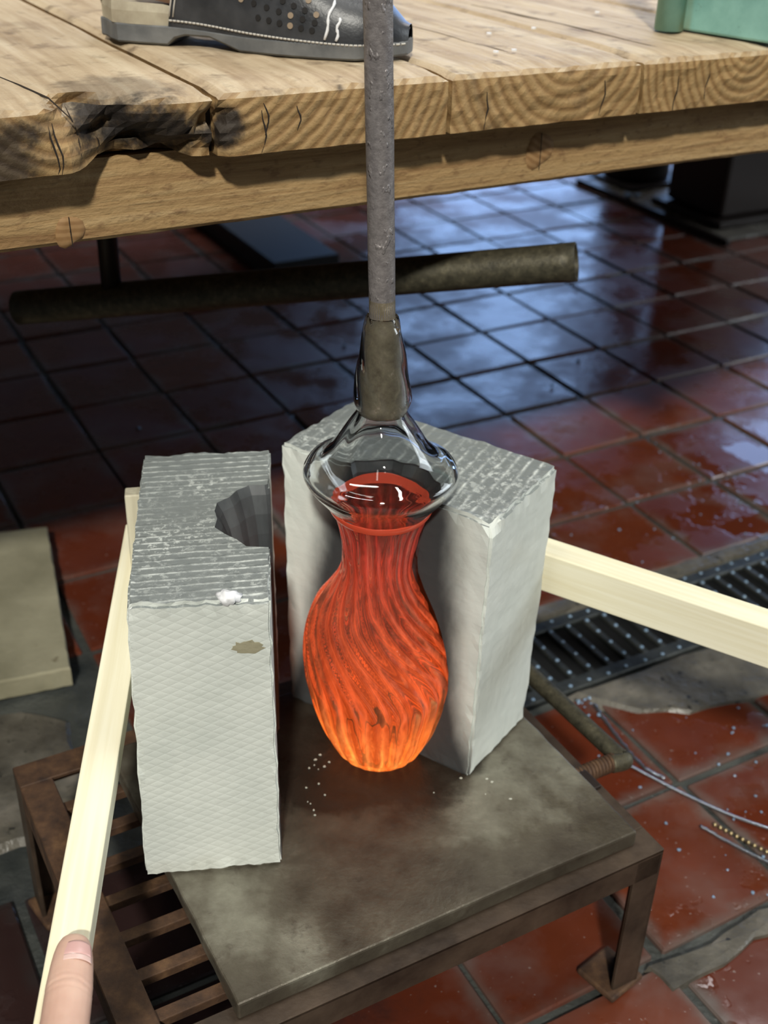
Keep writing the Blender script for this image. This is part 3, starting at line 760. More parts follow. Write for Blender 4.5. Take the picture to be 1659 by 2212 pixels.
for (u, v, su, sv) in ((0, 0, -1, 1), (-TU, 0, 1, 1), (0, TV, -1, -1), (-TU, TV, 1, -1)):
    bm = bmesh.new()
    c = tp(u + su * A_ / 2, v + sv * T_ / 2, TZ / 2 - 0.002); box_bm(c.x, c.y, c.z, A_, T_, TZ - 0.006, TY, 0.001, 1, bm)
    c = tp(u + su * T_ / 2, v + sv * A_ / 2, TZ / 2 - 0.002); box_bm(c.x, c.y, c.z, T_, A_, TZ - 0.006, TY, 0.001, 1, bm)
    lg = bm_obj('leg', bm, M['brown_steel'], table, tb)
    c = tp(u + su * 0.021, v + sv * 0.021, 0.006); bm_obj('foot', box_bm(c.x, c.y, c.z, 0.052, 0.052, 0.008, TY + 0.2, 0.003, 2), M['rust'], table, tb)
v = 0.058
while v < TV - 0.05:
    tbox('bar', -TU + A_ - 0.004, -A_ + 0.004, v - 0.0065, v + 0.0065, TZ - 0.014, TZ - 0.004, M['rust'], 0.001); v += 0.0465
# pivoting closer: bent rod and its coil spring on the right rail
rodz = 0.2
e0, e1, e2 = Vector((0.150, 1.197, rodz)), Vector((0.268, 1.004, rodz)), Vector((0.279, 0.993, rodz))
ps = [e0, e0.lerp(e1, 0.5), e1, Vector((0.2765, 0.9935, rodz)), Vector((0.2745, 0.989, rodz)), Vector((0.262, 0.985, rodz))]
v_, f_ = tube(spline(ps, 6), 0.0105, 14)
mesh_obj('closing_rod', v_, f_, M['bar'], table, tb, smooth=True)
s0_, s1_ = Vector((0.265, 0.9885, rodz)), Vector((0.206, 0.9535, rodz))
dd = (s1_ - s0_); x_, y_ = frame_of(s0_, dd)
pts = [s0_ + dd * (k / 240) + (x_ * math.cos(k / 240 * 2 * math.pi * 15) + y_ * math.sin(k / 240 * 2 * math.pi * 15)) * 0.0085 for k in range(241)]
v_, f_ = tube(pts, 0.0021, 6)
mesh_obj('spring', v_, f_, M['rust'], table, tb, smooth=True)
v_, f_ = tube([s0_ + (s0_ - s1_) * 0.05, s1_], 0.0055, 8); mesh_obj('spring_pin', v_, f_, M['rust'], table, tb, smooth=True)
tbox('pivot_bracket', -0.0235, -0.004, 0.098, 0.126, TZ - 0.001, TZ + 0.004, M['dark_steel'])

# ---- loose thick plate on the table
PZ = 0.2295
c = tp(-0.241, 0.195, TZ + 0.0105)
bm = box_bm(0, 0, 0, 0.432, 0.355, 0.0195, 0, 0.0022, 2)
bmesh.ops.subdivide_edges(bm, edges=[e for e in bm.edges if e.calc_length() > 0.2], cuts=30, use_grid_fill=True)
for v in bm.verts:
    n_ = noise.noise((v.co.x * 45, v.co.y * 45, v.co.z * 30)); n2 = noise.noise((v.co.x * 9, v.co.y * 9, 3))
    if abs(v.co.x) > 0.205 or abs(v.co.y) > 0.17: v.co.x += n_ * 0.0012; v.co.y += n2 * 0.0012
    v.co = rot(v.co, TY) + c
plate = bm_obj('steel_plate', bm, M['plate'], None, (c.x, c.y, TZ), smooth=False)
tag(plate, 'thick dark scuffed steel plate lying on the low rusty table', 'plate')

# ================================================================== vase profile (radius, height over the plate)
raw = [(0.0395, 0.000), (0.0455, 0.006), (0.0500, 0.014), (0.0577, 0.031), (0.0655, 0.0545), (0.0712, 0.078), (0.0750, 0.101), (0.0743, 0.123),
       (0.0700, 0.146), (0.0640, 0.168), (0.0555, 0.189), (0.0440, 0.210), (0.0365, 0.227), (0.0345, 0.241), (0.0366, 0.262), (0.0402, 0.282), (0.0460, 0.300)]
VC = Vector((0.0014, 0.9678, 0))
right_dir = _r.copy(); right_dir.z = 0; right_dir.normalize()
offs = [(0, 0.0015), (0.03, 0.0008), (0.075, -0.0005), (0.099, -0.0012), (0.121, -0.0046), (0.1445, -0.0085), (0.1665, -0.0115), (0.1875, -0.0125), (0.209, -0.0105), (0.226, -0.0078),
        (0.2405, -0.0063), (0.261, -0.0051), (0.299, -0.0045), (0.342, -0.0055), (0.42, -0.0066), (0.49, -0.0085), (0.75, -0.0194), (1.2, -0.038)]
def axis(zrel):
    for (z0, o0), (z1, o1) in zip(offs, offs[1:]):
        if zrel <= z1: return VC + right_dir * (o0 + (o1 - o0) * max(0, (zrel - z0)) / (z1 - z0)) + Vector((0, 0, PZ + zrel))
    return VC + right_dir * offs[-1][1] + Vector((0, 0, PZ + zrel))

# ================================================================== moulds
def mould_block(name, corners_b, corners_t, z0, z1, cut_c, cut_scale, mat_side, mat_top, parent, base, chips, face_seed):
    """corners: near-face start, near-face end (along +X local), back end, back start - as layout xy; returns (block, yaw, origin)"""
    o3 = (Vector(corners_b[0]) + Vector(corners_b[1])) / 2; o3 = Vector((o3.x, o3.y, z0))
    ex = (Vector(corners_b[1]) - Vector(corners_b[0])); yaw = math.atan2(ex.y, ex.x)
    N = 26
    bm = bmesh.new(); bmesh.ops.create_cube(bm, size=1)
    bmesh.ops.bevel(bm, geom=list(bm.edges), offset=0.012, segments=2, affect='EDGES')
    bmesh.ops.subdivide_edges(bm, edges=[e for e in bm.edges if e.calc_length() > 0.5], cuts=N, use_grid_fill=True)
    for v in bm.verts:
        u, w, h = v.co.x + 0.5, v.co.y + 0.5, v.co.z + 0.5
        def quad(c): 
            a = Vector(c[0]).lerp(Vector(c[1]), u); b = Vector(c[3]).lerp(Vector(c[2]), u); return a.lerp(b, w)
        p2 = quad(corners_b).lerp(quad(corners_t), h)
        p = Vector((p2.x, p2.y, z0 + (z1 - z0) * h)) - o3
        p = rot(p, -yaw)
        e = sorted((min(u, 1 - u), min(w, 1 - w), min(h, 1 - h)))
        f = 1 - sm(0.0, 0.035, e[1])                  # only close to an arris: crumbled edge
        q = Vector((noise.noise((p.x * 115, p.y * 115, p.z * 115 + face_seed)), noise.noise((p.x * 115 + 9, p.y * 115, p.z * 115 + face_seed)), noise.noise((p.x * 115, p.y * 115 + 9, p.z * 115 + face_seed))))
        p += q * (0.0022 * f + 0.0004)
        for (cp, cn) in chips:
            cp, cn = Vector(cp), Vector(cn).normalized(); dd_ = (p - cp).dot(cn) + 0.004 * noise.noise(p * 60)
            if dd_ > 0: p -= cn * dd_
        v.co = p
    bmesh.ops.recalc_face_normals(bm, faces=bm.faces)
    bm.normal_update()
    for fc in bm.faces: fc.material_index = 1 if (fc.normal.z > 0.75 and fc.calc_center_median().z > (z1 - z0) - 0.01) else (3 if fc.normal.y < -0.75 else 0)
    for v in bm.verts: v.co *= K
    me = bpy.data.meshes.new(name); bm.to_mesh(me); bm.free()
    for m in (mat_side, mat_top, M['cavity'], M['plaster_soot']): me.materials.append(m)
    o = bpy.data.objects.new(name, me); C.objects.link(o)
    # hollow it with the shape of the blown piece
    prof = [(0.001, -0.02), (0.046, -0.019), (0.048, -0.002)] + [(r * cut_scale + 0.003, z) for r, z in raw[1:]] + [(0.060, 0.309), (0.061, 0.34), (0.001, 0.341)]
    vs, fs = revolve(prof, 26, None, lambda a, z, r: r * (1 + (0.05 * math.cos(a * 9 + 1) if z < 0.33 and r > 0.02 else 0)))
    cme = bpy.data.meshes.new('c'); cme.from_pydata([tuple((v + Vector(cut_c)) * K) for v in vs], [], fs); cme.update()
    bm = bmesh.new(); bm.from_mesh(cme); bmesh.ops.remove_doubles(bm, verts=bm.verts, dist=1e-5)
    bmesh.ops.holes_fill(bm, edges=bm.edges); bmesh.ops.recalc_face_normals(bm, faces=bm.faces)
    bm.to_mesh(cme); bm.free()
    for m in (mat_side, mat_top, M['cavity'], M['plaster_soot']): cme.materials.append(m)
    for p_ in cme.polygons: p_.material_index = 2
    co = bpy.data.objects.new('c', cme); C.objects.link(co)
    md = o.modifiers.new('b', 'BOOLEAN'); md.operation = 'DIFFERENCE'; md.object = co; md.solver = 'EXACT'
    apply_mods(o)
    bpy.data.objects.remove(co); bpy.data.meshes.remove(cme)
    o.parent = parent; o.location = (o3 - Vector(base)) * K; o.rotation_euler = (0, 0, yaw)
    return o, yaw, o3

def lath_obj(name, p0, p1, w, h, mat, parent, base, roll=0.0, up=Vector((0, 0, 1))):
    """sawn batten whose top face centre line runs p0 -> p1; own frame with X along it"""
    p0, p1 = Vector(p0), Vector(p1); x = (p1 - p0); L = x.length; x.normalize()
    y = up.cross(x).normalized(); z = x.cross(y)
    bm = box_bm(L / 2, 0, -h / 2, L, w, h, 0, 0.0016, 2)
    bmesh.ops.subdivide_edges(bm, edges=[e for e in bm.edges if e.calc_length() > L * 0.8], cuts=14)
    for v in bm.verts: v.co *= K
    bmesh.ops.recalc_face_normals(bm, faces=bm.faces)
    me = bpy.data.meshes.new(name); bm.to_mesh(me); bm.free(); me.materials.append(mat)
    o = bpy.data.objects.new(name, me); C.objects.link(o); o.parent = parent
    m = Matrix((x, y, z)).transposed().to_4x4()
    o.matrix_local = Matrix.Translation((p0 - Vector(base)) * K) @ m
    return o, (p0, x, y, z)
def subpart(child, parent):
    child.parent = parent; child.matrix_parent_inverse = parent.matrix_local.inverted(); return child
def disc(name, c, x, y, n, r, mat, parent, base, th=0.0006):
    vs = [Vector(c) + x * (r * math.cos(2 * math.pi * k / 12)) + y * (r * math.sin(2 * math.pi * k / 12)) for k in range(12)]
    vs2 = [v + n * th for v in vs]
    fs = [tuple(range(12)), tuple(range(12, 24))] + [(k, (k + 1) % 12, 12 + (k + 1) % 12, 12 + k) for k in range(12)]
    return mesh_obj(name, vs + vs2, fs, mat, parent, base)

# ---- left half: its hollow faces right
lb = Vector((-0.165, 0.915, PZ))
mouldL = thing('mould_half', 'left half of pale plaster mould with ribbed grey top and lath handle', 'mould', lb, 'plaster mould halves')
Lb = [(-0.0873, 0.7964), (-0.1142, 1.063), (-0.2492, 1.036), (-0.2132, 0.7754)]
Lt = [(-0.0919, 0.7979), (-0.1188, 1.0646), (-0.2439, 1.0425), (-0.2079, 0.7818)]
blkL, yawL, oL = mould_block('block', Lb, Lt, PZ + 0.0005, 0.5385, (0.006, -0.004, 0), 1.12, M['plaster'], M['graphite'], mouldL, lb,
    [((-0.137, 0.122, 0.30), (-1, 1, 1.1)), ((-0.136, 0.030, 0.305), (-1, -0.3, 1.2)), ((0.133, 0.119, 0.305), (1, 0.9, 0.5))], 3.0)
# handle
hA, hB = Vector((-0.2415, 0.787, 0.3875)), Vector((-0.22806, 0.57678, 0.3478))
hd = (hA - hB).normalized()
h0, h1 = hB - hd * 0.26, hB + hd * 0.50
hndL, fr_ = lath_obj('handle', h0, h1, 0.0305, 0.036, M['lath'], mouldL, lb, up=Vector((0.10, 0, 1)).normalized())
P0, X_, Y_, Z_ = fr_
subpart(disc('nail_hole', P0 + X_ * (0.26 + 0.155) + Y_ * -0.004 + Z_ * 0.0001, X_, Y_, Z_, 0.0024, M['nail'], mouldL, lb, 0.0003), hndL)
subpart(disc('knot', P0 + X_ * (0.26 + 0.035) - Y_ * 0.012 + Z_ * 0.0001, X_, Y_, Z_, 0.0028, M['nail'], mouldL, lb, 0.0003), hndL)
# a spalled brown spot and a crumb of fresh plaster on the front face
def on_front(u, z): 
    a = Vector((-0.0873, 0.7964)).lerp(Vector((-0.2132, 0.7754)), u); b = Vector((-0.0919, 0.7979)).lerp(Vector((-0.2079, 0.7818)), u)
    q = a.lerp(b, (z - PZ) / 0.309); return Vector((q.x, q.y, z)) + Vector((0.14, -0.99, 0)) * 0.0004
ring_ = [on_front(0.17 + 0.135 * math.cos(k * math.pi / 12) * (0.8 + 0.3 * noise.noise((k * 0.8, 3, 1))), 0.491 + 0.0065 * math.sin(k * math.pi / 12) * (1 + 0.8 * noise.noise((k * 0.9, 7, 2)))) for k in range(24)]
mesh_obj('spall', [v + Vector((0.14, -0.99, 0)) * 0.0006 for v in ring_] + ring_, [tuple(range(24))] + [(k, (k + 1) % 24, 24 + (k + 1) % 24, 24 + k) for k in range(24)], M['fire_clay'], mouldL, lb)
lump = bmesh.new(); bmesh.ops.create_icosphere(lump, subdivisions=3, radius=1)
for v in lump.verts:
    v.co = Vector((v.co.x * 0.010, v.co.y * 0.007, v.co.z * 0.006)) * (1 + 0.5 * noise.noise(v.co * 2.3)) + on_front(0.30, 0.538) + Vector((0, 0.006, 0))
bm_obj('plaster_lump', lump, M['white_paint'], mouldL, lb, smooth=True)
# second batten behind it
lath_obj('batten', (-0.262, 1.025, 0.505), (-0.252, 0.985, 0.30), 0.026, 0.022, M['lath_dark'], mouldL, lb, up=Vector((-1, -0.2, 0)).normalized())

# ---- right half: its hollow faces the camera
rb = Vector((0.035, 1.04, PZ))
mouldR = thing('mould_half', 'right half of pale plaster mould standing behind the vase, hollow sooted black', 'mould', rb, 'plaster mould halves')
Rb = [(-0.0999, 1.0458), (0.0985, 0.924), (0.1649, 1.0218), (-0.034, 1.150)]
Rt = [(-0.108, 1.0757), (0.1013, 0.9249), (0.1736, 1.0439), (-0.0388, 1.1832)]
ex = Vector(Rb[1]) - Vector(Rb[0])
blkR, yawR, oR = mould_block('block', Rb, Rt, PZ + 0.0005, 0.541, (0.0, -0.004, 0), 1.08, M['plaster_plain'], M['graphite2'], mouldR, rb,
    [((0.119, 0.0, 0.292), (0.75, -0.6, 0.75))], 11.0)
R0 = Vector((0.17327, 1.04999, 0.4298))
ry = math.radians(-30.3); rd = Vector((math.cos(ry), math.sin(ry), 0)); rbk = Vector((-rd.y, rd.x, 0))
hndR, _ = lath_obj('handle', R0 - rd * 0.20 + rbk * 0.0185, R0 + rd * 0.62 + rbk * 0.0185, 0.033, 0.047, M['lath'], mouldR, rb)
kr = disc('knot', R0 + rd * 0.205 - Vector((0, 0, 0.004)) - rbk * 0.0019, rd, Vector((0, 0, 1)), -rbk, 0.0035, M['nail'], mouldR, rb, 0.0003); subpart(kr, hndR)
for k in range(4):
    q = R0 + rd * (0.012 + 0.004 * k) - Vector((0, 0, 0.019 + 0.002 * k)) - rbk * 0.002
    v_, f_ = tube([q, q + rd * 0.006 + Vector((0, 0, 0.003 * (1 if k % 2 else -1))) - rbk * 0.003, q + rd * 0.012 - rbk * 0.002 - Vector((0, 0, 0.004))], 0.0009, 5)
    subpart(mesh_obj('splinter', v_, f_, M['lath_dark'], mouldR, rb), hndR)

# ================================================================== the vase
vb = VC + Vector((0, 0, PZ))
vase = thing('glass_vase', 'glowing orange ribbed glass vase hanging between the mould halves', 'vase', vb)
prof = [(p.x, p.y) for p in spline([(r, z) for r, z in raw], 6)]
NB = 20
def ribs(a, z, r):
    zz = z / 0.31
    ph = NB * (a + 1.25 * sm(0.3, 0.85, zz))
    amp = 0.0019 * (0.35 + 0.65 * sm(0.02, 0.18, zz)) * (1 - 0.55 * sm(0.6, 0.8, zz)) * sm(0.0, 0.02, zz) * (1 if r > 0.02 else 0)
    w = math.cos(ph)
    return r + amp * (math.copysign(abs(w) ** 0.8, w)) - amp * 0.6 + 0.0009 * noise.noise((math.cos(a) * 3, math.sin(a) * 3, z * 40)) * sm(0, 0.1, zz)
foot = [(0.0004, 0.003), (0.015, 0.0022), (0.030, 0.0006), (0.037, 0.0)]
prof_o = foot + prof
inner = [(max(0.004, r - 0.0048), z) for r, z in prof if z > 0.012][::-1] + [(0.030, 0.010), (0.015, 0.009), (0.0004, 0.0088)]
vs, fs = revolve(prof_o, 200, axis, ribs)
vi, fi = revolve(inner, 200, axis, lambda a, z, r: r + (0.0007 * math.cos(10 * a + z * 40) if r > 0.02 else 0))
n0_ = len(prof_o) - 1; av, af = merge((vs, fs), (vi, fi))
for k in range(200): af.append((n0_ * 200 + k, n0_ * 200 + (k + 1) % 200, len(vs) + (k + 1) % 200, len(vs) + k))
mesh_obj('body', av, af, None, vase, vb, smooth=True, mats=[M['hot'], M['amber']], fm=[0] * len(fs) + [1] * (len(af) - len(fs)))
# hot ring under the flange
ring = [(0.0462, 0.2975), (0.0490, 0.3015), (0.0505, 0.3060), (0.0498, 0.3064), (0.0480, 0.3025), (0.0462, 0.2975)]
v_, f_ = revolve([(p.x, p.y) for p in spline(ring, 4)], 96, axis); mesh_obj('hot_ring', v_, f_, M['hot_ring'], vase, vb, smooth=True)
# clear collar: flange, dome and neck as one closed shell
outer = [(0.0455, 0.3005), (0.054, 0.3115), (0.064, 0.3235), (0.0705, 0.333), (0.0728, 0.3405), (0.0712, 0.3465), (0.0655, 0.3505), (0.0560, 0.3565), (0.0455, 0.3665),
         (0.0375, 0.379), (0.0300, 0.391), (0.0245, 0.399), (0.0222, 0.4035)]
inn = [(0.0196, 0.4035), (0.0225, 0.397), (0.0280, 0.388), (0.0350, 0.3755), (0.0430, 0.3625), (0.0530, 0.3525), (0.0625, 0.3465), (0.0680, 0.3415), (0.0665, 0.3345), (0.0600, 0.3255), (0.0500, 0.3135), (0.0415, 0.3015)]
prof = [(p.x, p.y) for p in spline(outer, 5)] + [(p.x, p.y) for p in spline(inn, 5)]
prof.append(prof[0])
wob = lambda a, z, r: r * (1 + 0.006 * math.cos(2 * a + 1) ) + 0.0006 * math.cos(7 * a + z * 60)
v_, f_ = revolve(prof, 96, axis, wob); mesh_obj('collar', v_, f_, M['glass'], vase, vb, smooth=True)
# clear gather round the pipe end
gath = [(0.0222, 0.4030), (0.0240, 0.4065), (0.0262, 0.413), (0.0265, 0.420), (0.0242, 0.438), (0.0210, 0.4585), (0.0180, 0.476), (0.0155, 0.489), (0.0135, 0.4945), (0.0119, 0.494)]
gin = [(0.0119, 0.494), (0.0119, 0.488), (0.0150, 0.478), (0.0170, 0.460), (0.0190, 0.436), (0.0203, 0.412), (0.0196, 0.4035), (0.0222, 0.4030)]
prof = [(p.x, p.y) for p in spline(gath, 5)] + [(p.x, p.y) for p in spline(gin, 5)][1:]
v_, f_ = revolve(prof, 64, axis, lambda a, z, r: r + 0.0005 * math.cos(5 * a + z * 150)); mesh_obj('gather', v_, f_, M['glass'], vase, vb, smooth=True)

# ================================================================== blowpipe
bb = axis(0.405)
bp = thing('blowpipe', 'long grey steel blowpipe standing upright with the vase on its end', 'pipe', bb)
head = [(0.0188, 0.4035), (0.0196, 0.410), (0.0184, 0.434), (0.0165, 0.458), (0.0145, 0.477), (0.0122, 0.487), (0.0115, 0.492), (0.0115, 0.51)]
v_, f_ = revolve([(p.x, p.y) for p in spline(head, 5)], 40, axis)
v2_, f2_ = revolve([(0.0188, 0.4035), (0.012, 0.4045), (0.0075, 0.4045), (0.007, 0.44)], 40, axis)
mesh_obj('head', *merge((v_, f_), (v2_, f2_)), M['scaled_iron'], bp, bb, smooth=True)
zs = [0.486 + 0.014 * k for k in range(60)]
v_, f_ = revolve([(0.01155 + 0.0001 * math.sin(z * 60), z) for z in zs], 36, axis)
f_.append(tuple((len(zs) - 1) * 36 + k for k in range(36)))
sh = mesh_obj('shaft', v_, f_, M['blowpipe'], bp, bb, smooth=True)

# ================================================================== shoe and foot on the platform
SH = Vector((-0.1535, 1.303, PT + 0.0015)); SY = math.radians(-12.5); SL = 0.338
sxd = Vector((math.cos(SY), math.sin(SY), 0)); syd = Vector((-math.sin(SY), math.cos(SY), 0))
def sp(t, y, z): return SH + sxd * ((t - 0.5) * SL) + syd * y + Vector((0, 0, z))
def wid(t):      # half width of the sole
    return [0.0, 0.0][0] + (0.036 * sm(-0.03, 0.10, t) + 0.014 * sm(0.35, 0.68, t)) * math.sqrt(max(0.0, 1 - max(0, (t - 0.72) / 0.285) ** 2.4)) * math.sqrt(max(0.0, min(1, (t + 0.012) / 0.10)))
def zbot(t):     # underside of the sole, with the arch gap and toe spring
    return 0.0 + 0.0105 * sm(0.26, 0.30, t) * (1 - sm(0.40, 0.50, t)) + 0.004 * sm(0.85, 1.0, t)
def ztop(t): return 0.0185 - 0.004 * sm(0.25, 0.55, t) + 0.003 * sm(0.85, 1.0, t)
shoe = thing('shoe', 'black perforated leather clog with thick grey sole standing on the planks', 'shoe', SH)
def loft(secs, closed=True):
    n = len(secs[0]); vs = [v for s in secs for v in s]; fs = []
    for j in range(len(secs) - 1):
        for k in range(n if closed else n - 1):
            a, b = j * n + k, j * n + (k + 1) % n; fs.append((a, b, b + n, a + n))
    if closed: fs += [tuple(range(n)), tuple((len(secs) - 1) * n + k for k in range(n))]
    return vs, fs
ts = [0.0, 0.012, 0.03, 0.06, 0.1, 0.15, 0.2, 0.245, 0.262, 0.285, 0.32, 0.36, 0.4, 0.45, 0.5, 0.56, 0.62, 0.68, 0.74, 0.8, 0.86, 0.9, 0.94, 0.965, 0.985, 0.997]
secs = []
for t in ts:
    w = max(wid(t), 0.002); b0, b1 = zbot(t), ztop(t)
    secs.append([sp(t, y, z) for y, z in ((-w + 0.002, b0), (-w, b0 + 0.002), (-w, (b0 + b1) / 2 ), (-w, b1 - 0.001), (-w + 0.002, b1), (0, b1), (w - 0.002, b1), (w, b1 - 0.001), (w, (b0 + b1) / 2), (w, b0 + 0.002), (w - 0.002, b0), (0, b0))])
mesh_obj('sole', *loft(secs), M['sole'], shoe, SH)
# beige insole heel
secs = []
for t in [0.008, 0.02, 0.04, 0.08, 0.14, 0.2, 0.25, 0.30, 0.36]:
    w = max(wid(t) - 0.001 - 0.006 * sm(0.22, 0.30, t), 0.002); b0 = ztop(t); hgt = 0.021 - 0.009 * sm(0.22, 0.40, t)
    secs.append([sp(t, y, z) for y, z in ((-w, b0), (-w - 0.0005, b0 + hgt * 0.6), (-w + 0.0015, b0 + hgt), (-w + 0.008, b0 + hgt - 0.003), (0, b0 + hgt - 0.006), (w - 0.008, b0 + hgt - 0.003), (w - 0.0015, b0 + hgt), (w + 0.0005, b0 + hgt * 0.6), (w, b0))])
mesh_obj('insole', *loft(secs), M['insole'], shoe, SH)
# upper: shell from the instep to the toe
def uh(t): return 0.018 + 0.075 * (1 - sm(0.30, 0.95, t)) + 0.024 * (1 - sm(0.90, 0.995, t))
def upper_pt(t, a, off=0.0):
    w = max(wid(t) - 0.0015 + off, 0.001); h = uh(t) + off; b0 = ztop(t) - 0.004
    ca = math.cos(a); sa = math.sin(a)
    return sp(t + (0.09 * (max(0, sa)) ** 1.2 if t < 0.55 else 0.09 * max(0, sa) ** 1.2 * (1 - sm(0.55, 0.8, t))) * 1.0 - 0.0, -w * math.copysign(abs(ca) ** 0.75, ca), b0 + h * max(0.0, sa) ** 0.85)
tu = [0.265, 0.29, 0.33, 0.38, 0.43, 0.48, 0.54, 0.6, 0.66, 0.72, 0.78, 0.83, 0.88, 0.92, 0.95, 0.975, 0.99, 0.996]
na = 22
secs = [[upper_pt(t, math.pi * k / na) for k in range(na + 1)] for t in tu]
vs, fs = loft(secs, closed=False)
secs2 = [[upper_pt(t, math.pi * k / na, -0.003) for k in range(na + 1)] for t in tu]
vs2, fs2 = loft(secs2, closed=False)
allv, allf = merge((vs, fs), (vs2, fs2)); nV = len(vs)
for k in range(na): allf.append((k, k + 1, nV + k + 1, nV + k))
up = mesh_obj('upper', allv, allf, M['leather'], shoe, SH, smooth=True)
# welt seam: a row of stitches along the near and far side, piping on the top line
k = 0; t = 0.27
while t < 0.985:
    p0 = upper_pt(t, 0.055, 0.0012); p1 = upper_pt(min(t + 0.0085, 0.996), 0.055, 0.0012)
    v_, f_ = tube([p0 - Vector((0, 0, 0.0)), (p0 + p1) / 2 - syd * 0.0006, p1], 0.0011, 5); mesh_obj('stitch', v_, f_, M['thread'], up, SH); t += 0.0125
for a_off in (0.0, 0.012):
    pts = [upper_pt(0.268 + a_off, math.pi * k / 40, 0.0007) for k in range(1, 40)]
    v_, f_ = tube(pts, 0.0009, 5); mesh_obj('piping', v_, f_, M['thread'], up, SH, smooth=True)
# punched holes in rows on the near side
for row, (a, cnt, t0_, dt) in enumerate(((0.20, 6, 0.55, 0.036), (0.32, 9, 0.40, 0.042), (0.45, 10, 0.36, 0.042), (0.62, 9, 0.34, 0.045), (0.85, 8, 0.36, 0.045))):
    for k in range(cnt):
        t = t0_ + dt * k
        if t > 0.78: continue
        c = upper_pt(t, a, 0.0002); dx = upper_pt(t + 0.01, a) - upper_pt(t, a); dy = upper_pt(t, a + 0.02) - upper_pt(t, a)
        x_ = dx.normalized(); n_ = x_.cross(dy).normalized(); y_ = n_.cross(x_)
        if n_.dot(Vector((0, -1, 0.3))) < 0: n_ = -n_
        ho = disc('perforation', c, x_, y_, n_, 0.0030, M['hole_tan'] if (k + row) % 4 == 3 else M['hole'], up, SH, 0.0006)
# white paint drips on the toe
for (t0_, a0, t1_, a1) in ((0.790, 0.86, 0.772, 0.10), (0.812, 0.52, 0.806, 0.10)):
    pts = [upper_pt(t0_ + (t1_ - t0_) * k / 10 + 0.003 * math.sin(k), a0 + (a1 - a0) * k / 10, 0.0008) for k in range(11)]
    v_, f_ = tube(pts, 0.0013, 6, rads=[0.0010 + 0.0008 * abs(math.sin(k * 1.3)) for k in range(11)]); mesh_obj('paint_drip', v_, f_, M['white_paint'], up, SH, smooth=True)

# ---- the wearer: foot and lower leg as one skin surface
def skinned(name, verts, edges, radii, mat, base, sub=2):
    me = bpy.data.meshes.new(name); me.from_pydata([tuple((Vector(v) - Vector(base)) * K) for v in verts], edges, [])
    o = bpy.data.objects.new(name, me); C.objects.link(o); o.location = Vector(base) * K
    sk = o.modifiers.new('s', 'SKIN'); sk.use_smooth_shade = True
    ly = me.skin_vertices[0].data if len(me.skin_vertices) else None
    if ly is None:
        bm = bmesh.new(); bm.from_mesh(me); bm.verts.layers.skin.verify(); bm.to_mesh(me); bm.free(); ly = me.skin_vertices[0].data
    for i, r in enumerate(radii):
        r = (r, r) if isinstance(r, (int, float)) else r
        ly[i].radius = (r[0] * K, r[1] * K); ly[i].use_root = (i == 0)
    s2 = o.modifiers.new('d', 'SUBSURF'); s2.levels = sub; s2.render_levels = sub
    apply_mods(o)
    o.data.materials.append(mat)
    for p in o.data.polygons: p.use_smooth = True
    return o
ft = [sp(0.13, 0, 0.072), sp(0.075, 0, 0.064), sp(0.30, 0, 0.064), sp(0.50, 0, 0.048), sp(0.68, 0, 0.036), sp(0.86, 0, 0.028), sp(0.16, 0, 0.15), sp(0.17, 0, 0.27), sp(0.16, 0, 0.42), sp(0.17, 0.0, 0.56)]
fo = skinned('person', ft, [(0, 1), (0, 2), (2, 3), (3, 4), (4, 5), (0, 6), (6, 7), (7, 8), (8, 9)], [0.036, 0.031, 0.033, 0.030, 0.026, 0.018, 0.036, 0.043, 0.056, 0.056], M['skin'], SH)
tag(fo, 'person standing on the platform, bare heel in a black clog', 'person')

# ================================================================== hand on the left handle
def hp(x, y, z): return P0 + X_ * x + Y_ * y + Z_ * z     # lath frame: x along, y across (left +), z above the top face
TH = 0.252
# thumb lies along the top face, tip away from the camera
def ring_pts(c, ax, up_, rw, rh, n=20):
    ax = ax.normalized(); sdv = ax.cross(up_).normalized(); u2 = sdv.cross(ax)
    return [c + sdv * (rw * math.cos(2 * math.pi * k / n)) + u2 * (rh * math.sin(2 * math.pi * k / n)) for k in range(n)]
stations = [(0.0375, 0.0010, 0.0040, 0.0015), (0.0365, 0.0060, 0.0068, 0.0042), (0.033, 0.0098, 0.0084, 0.0070), (0.027, 0.0128, 0.0094, 0.0092), (0.019, 0.0146, 0.0103, 0.0108),
            (0.010, 0.0158, 0.0110, 0.0118), (0.000, 0.0166, 0.0120, 0.0126), (-0.008, 0.0172, 0.0130, 0.0134), (-0.014, 0.0172, 0.0135, 0.0136), (-0.022, 0.0174, 0.0145, 0.0136),
            (-0.034, 0.0174, 0.0165, 0.0138), (-0.048, 0.0184, 0.0200, 0.0146), (-0.064, 0.0205, 0.0250, 0.0166), (-0.085, 0.0235, 0.030, 0.020)]
def thumb_c(dx):
    # the thumb drifts a little left towards the wrist
    return -0.0075 + 0.05 * dx
secs = []
for i, (dx, rw, zc, rh) in enumerate(stations):
    secs.append(ring_pts(hp(TH + dx - 0.004, thumb_c(dx), zc + 0.002), X_, Z_, rw, rh))
pal = []
v_, f_ = loft(secs)
hv, hf = [v_], [f_]
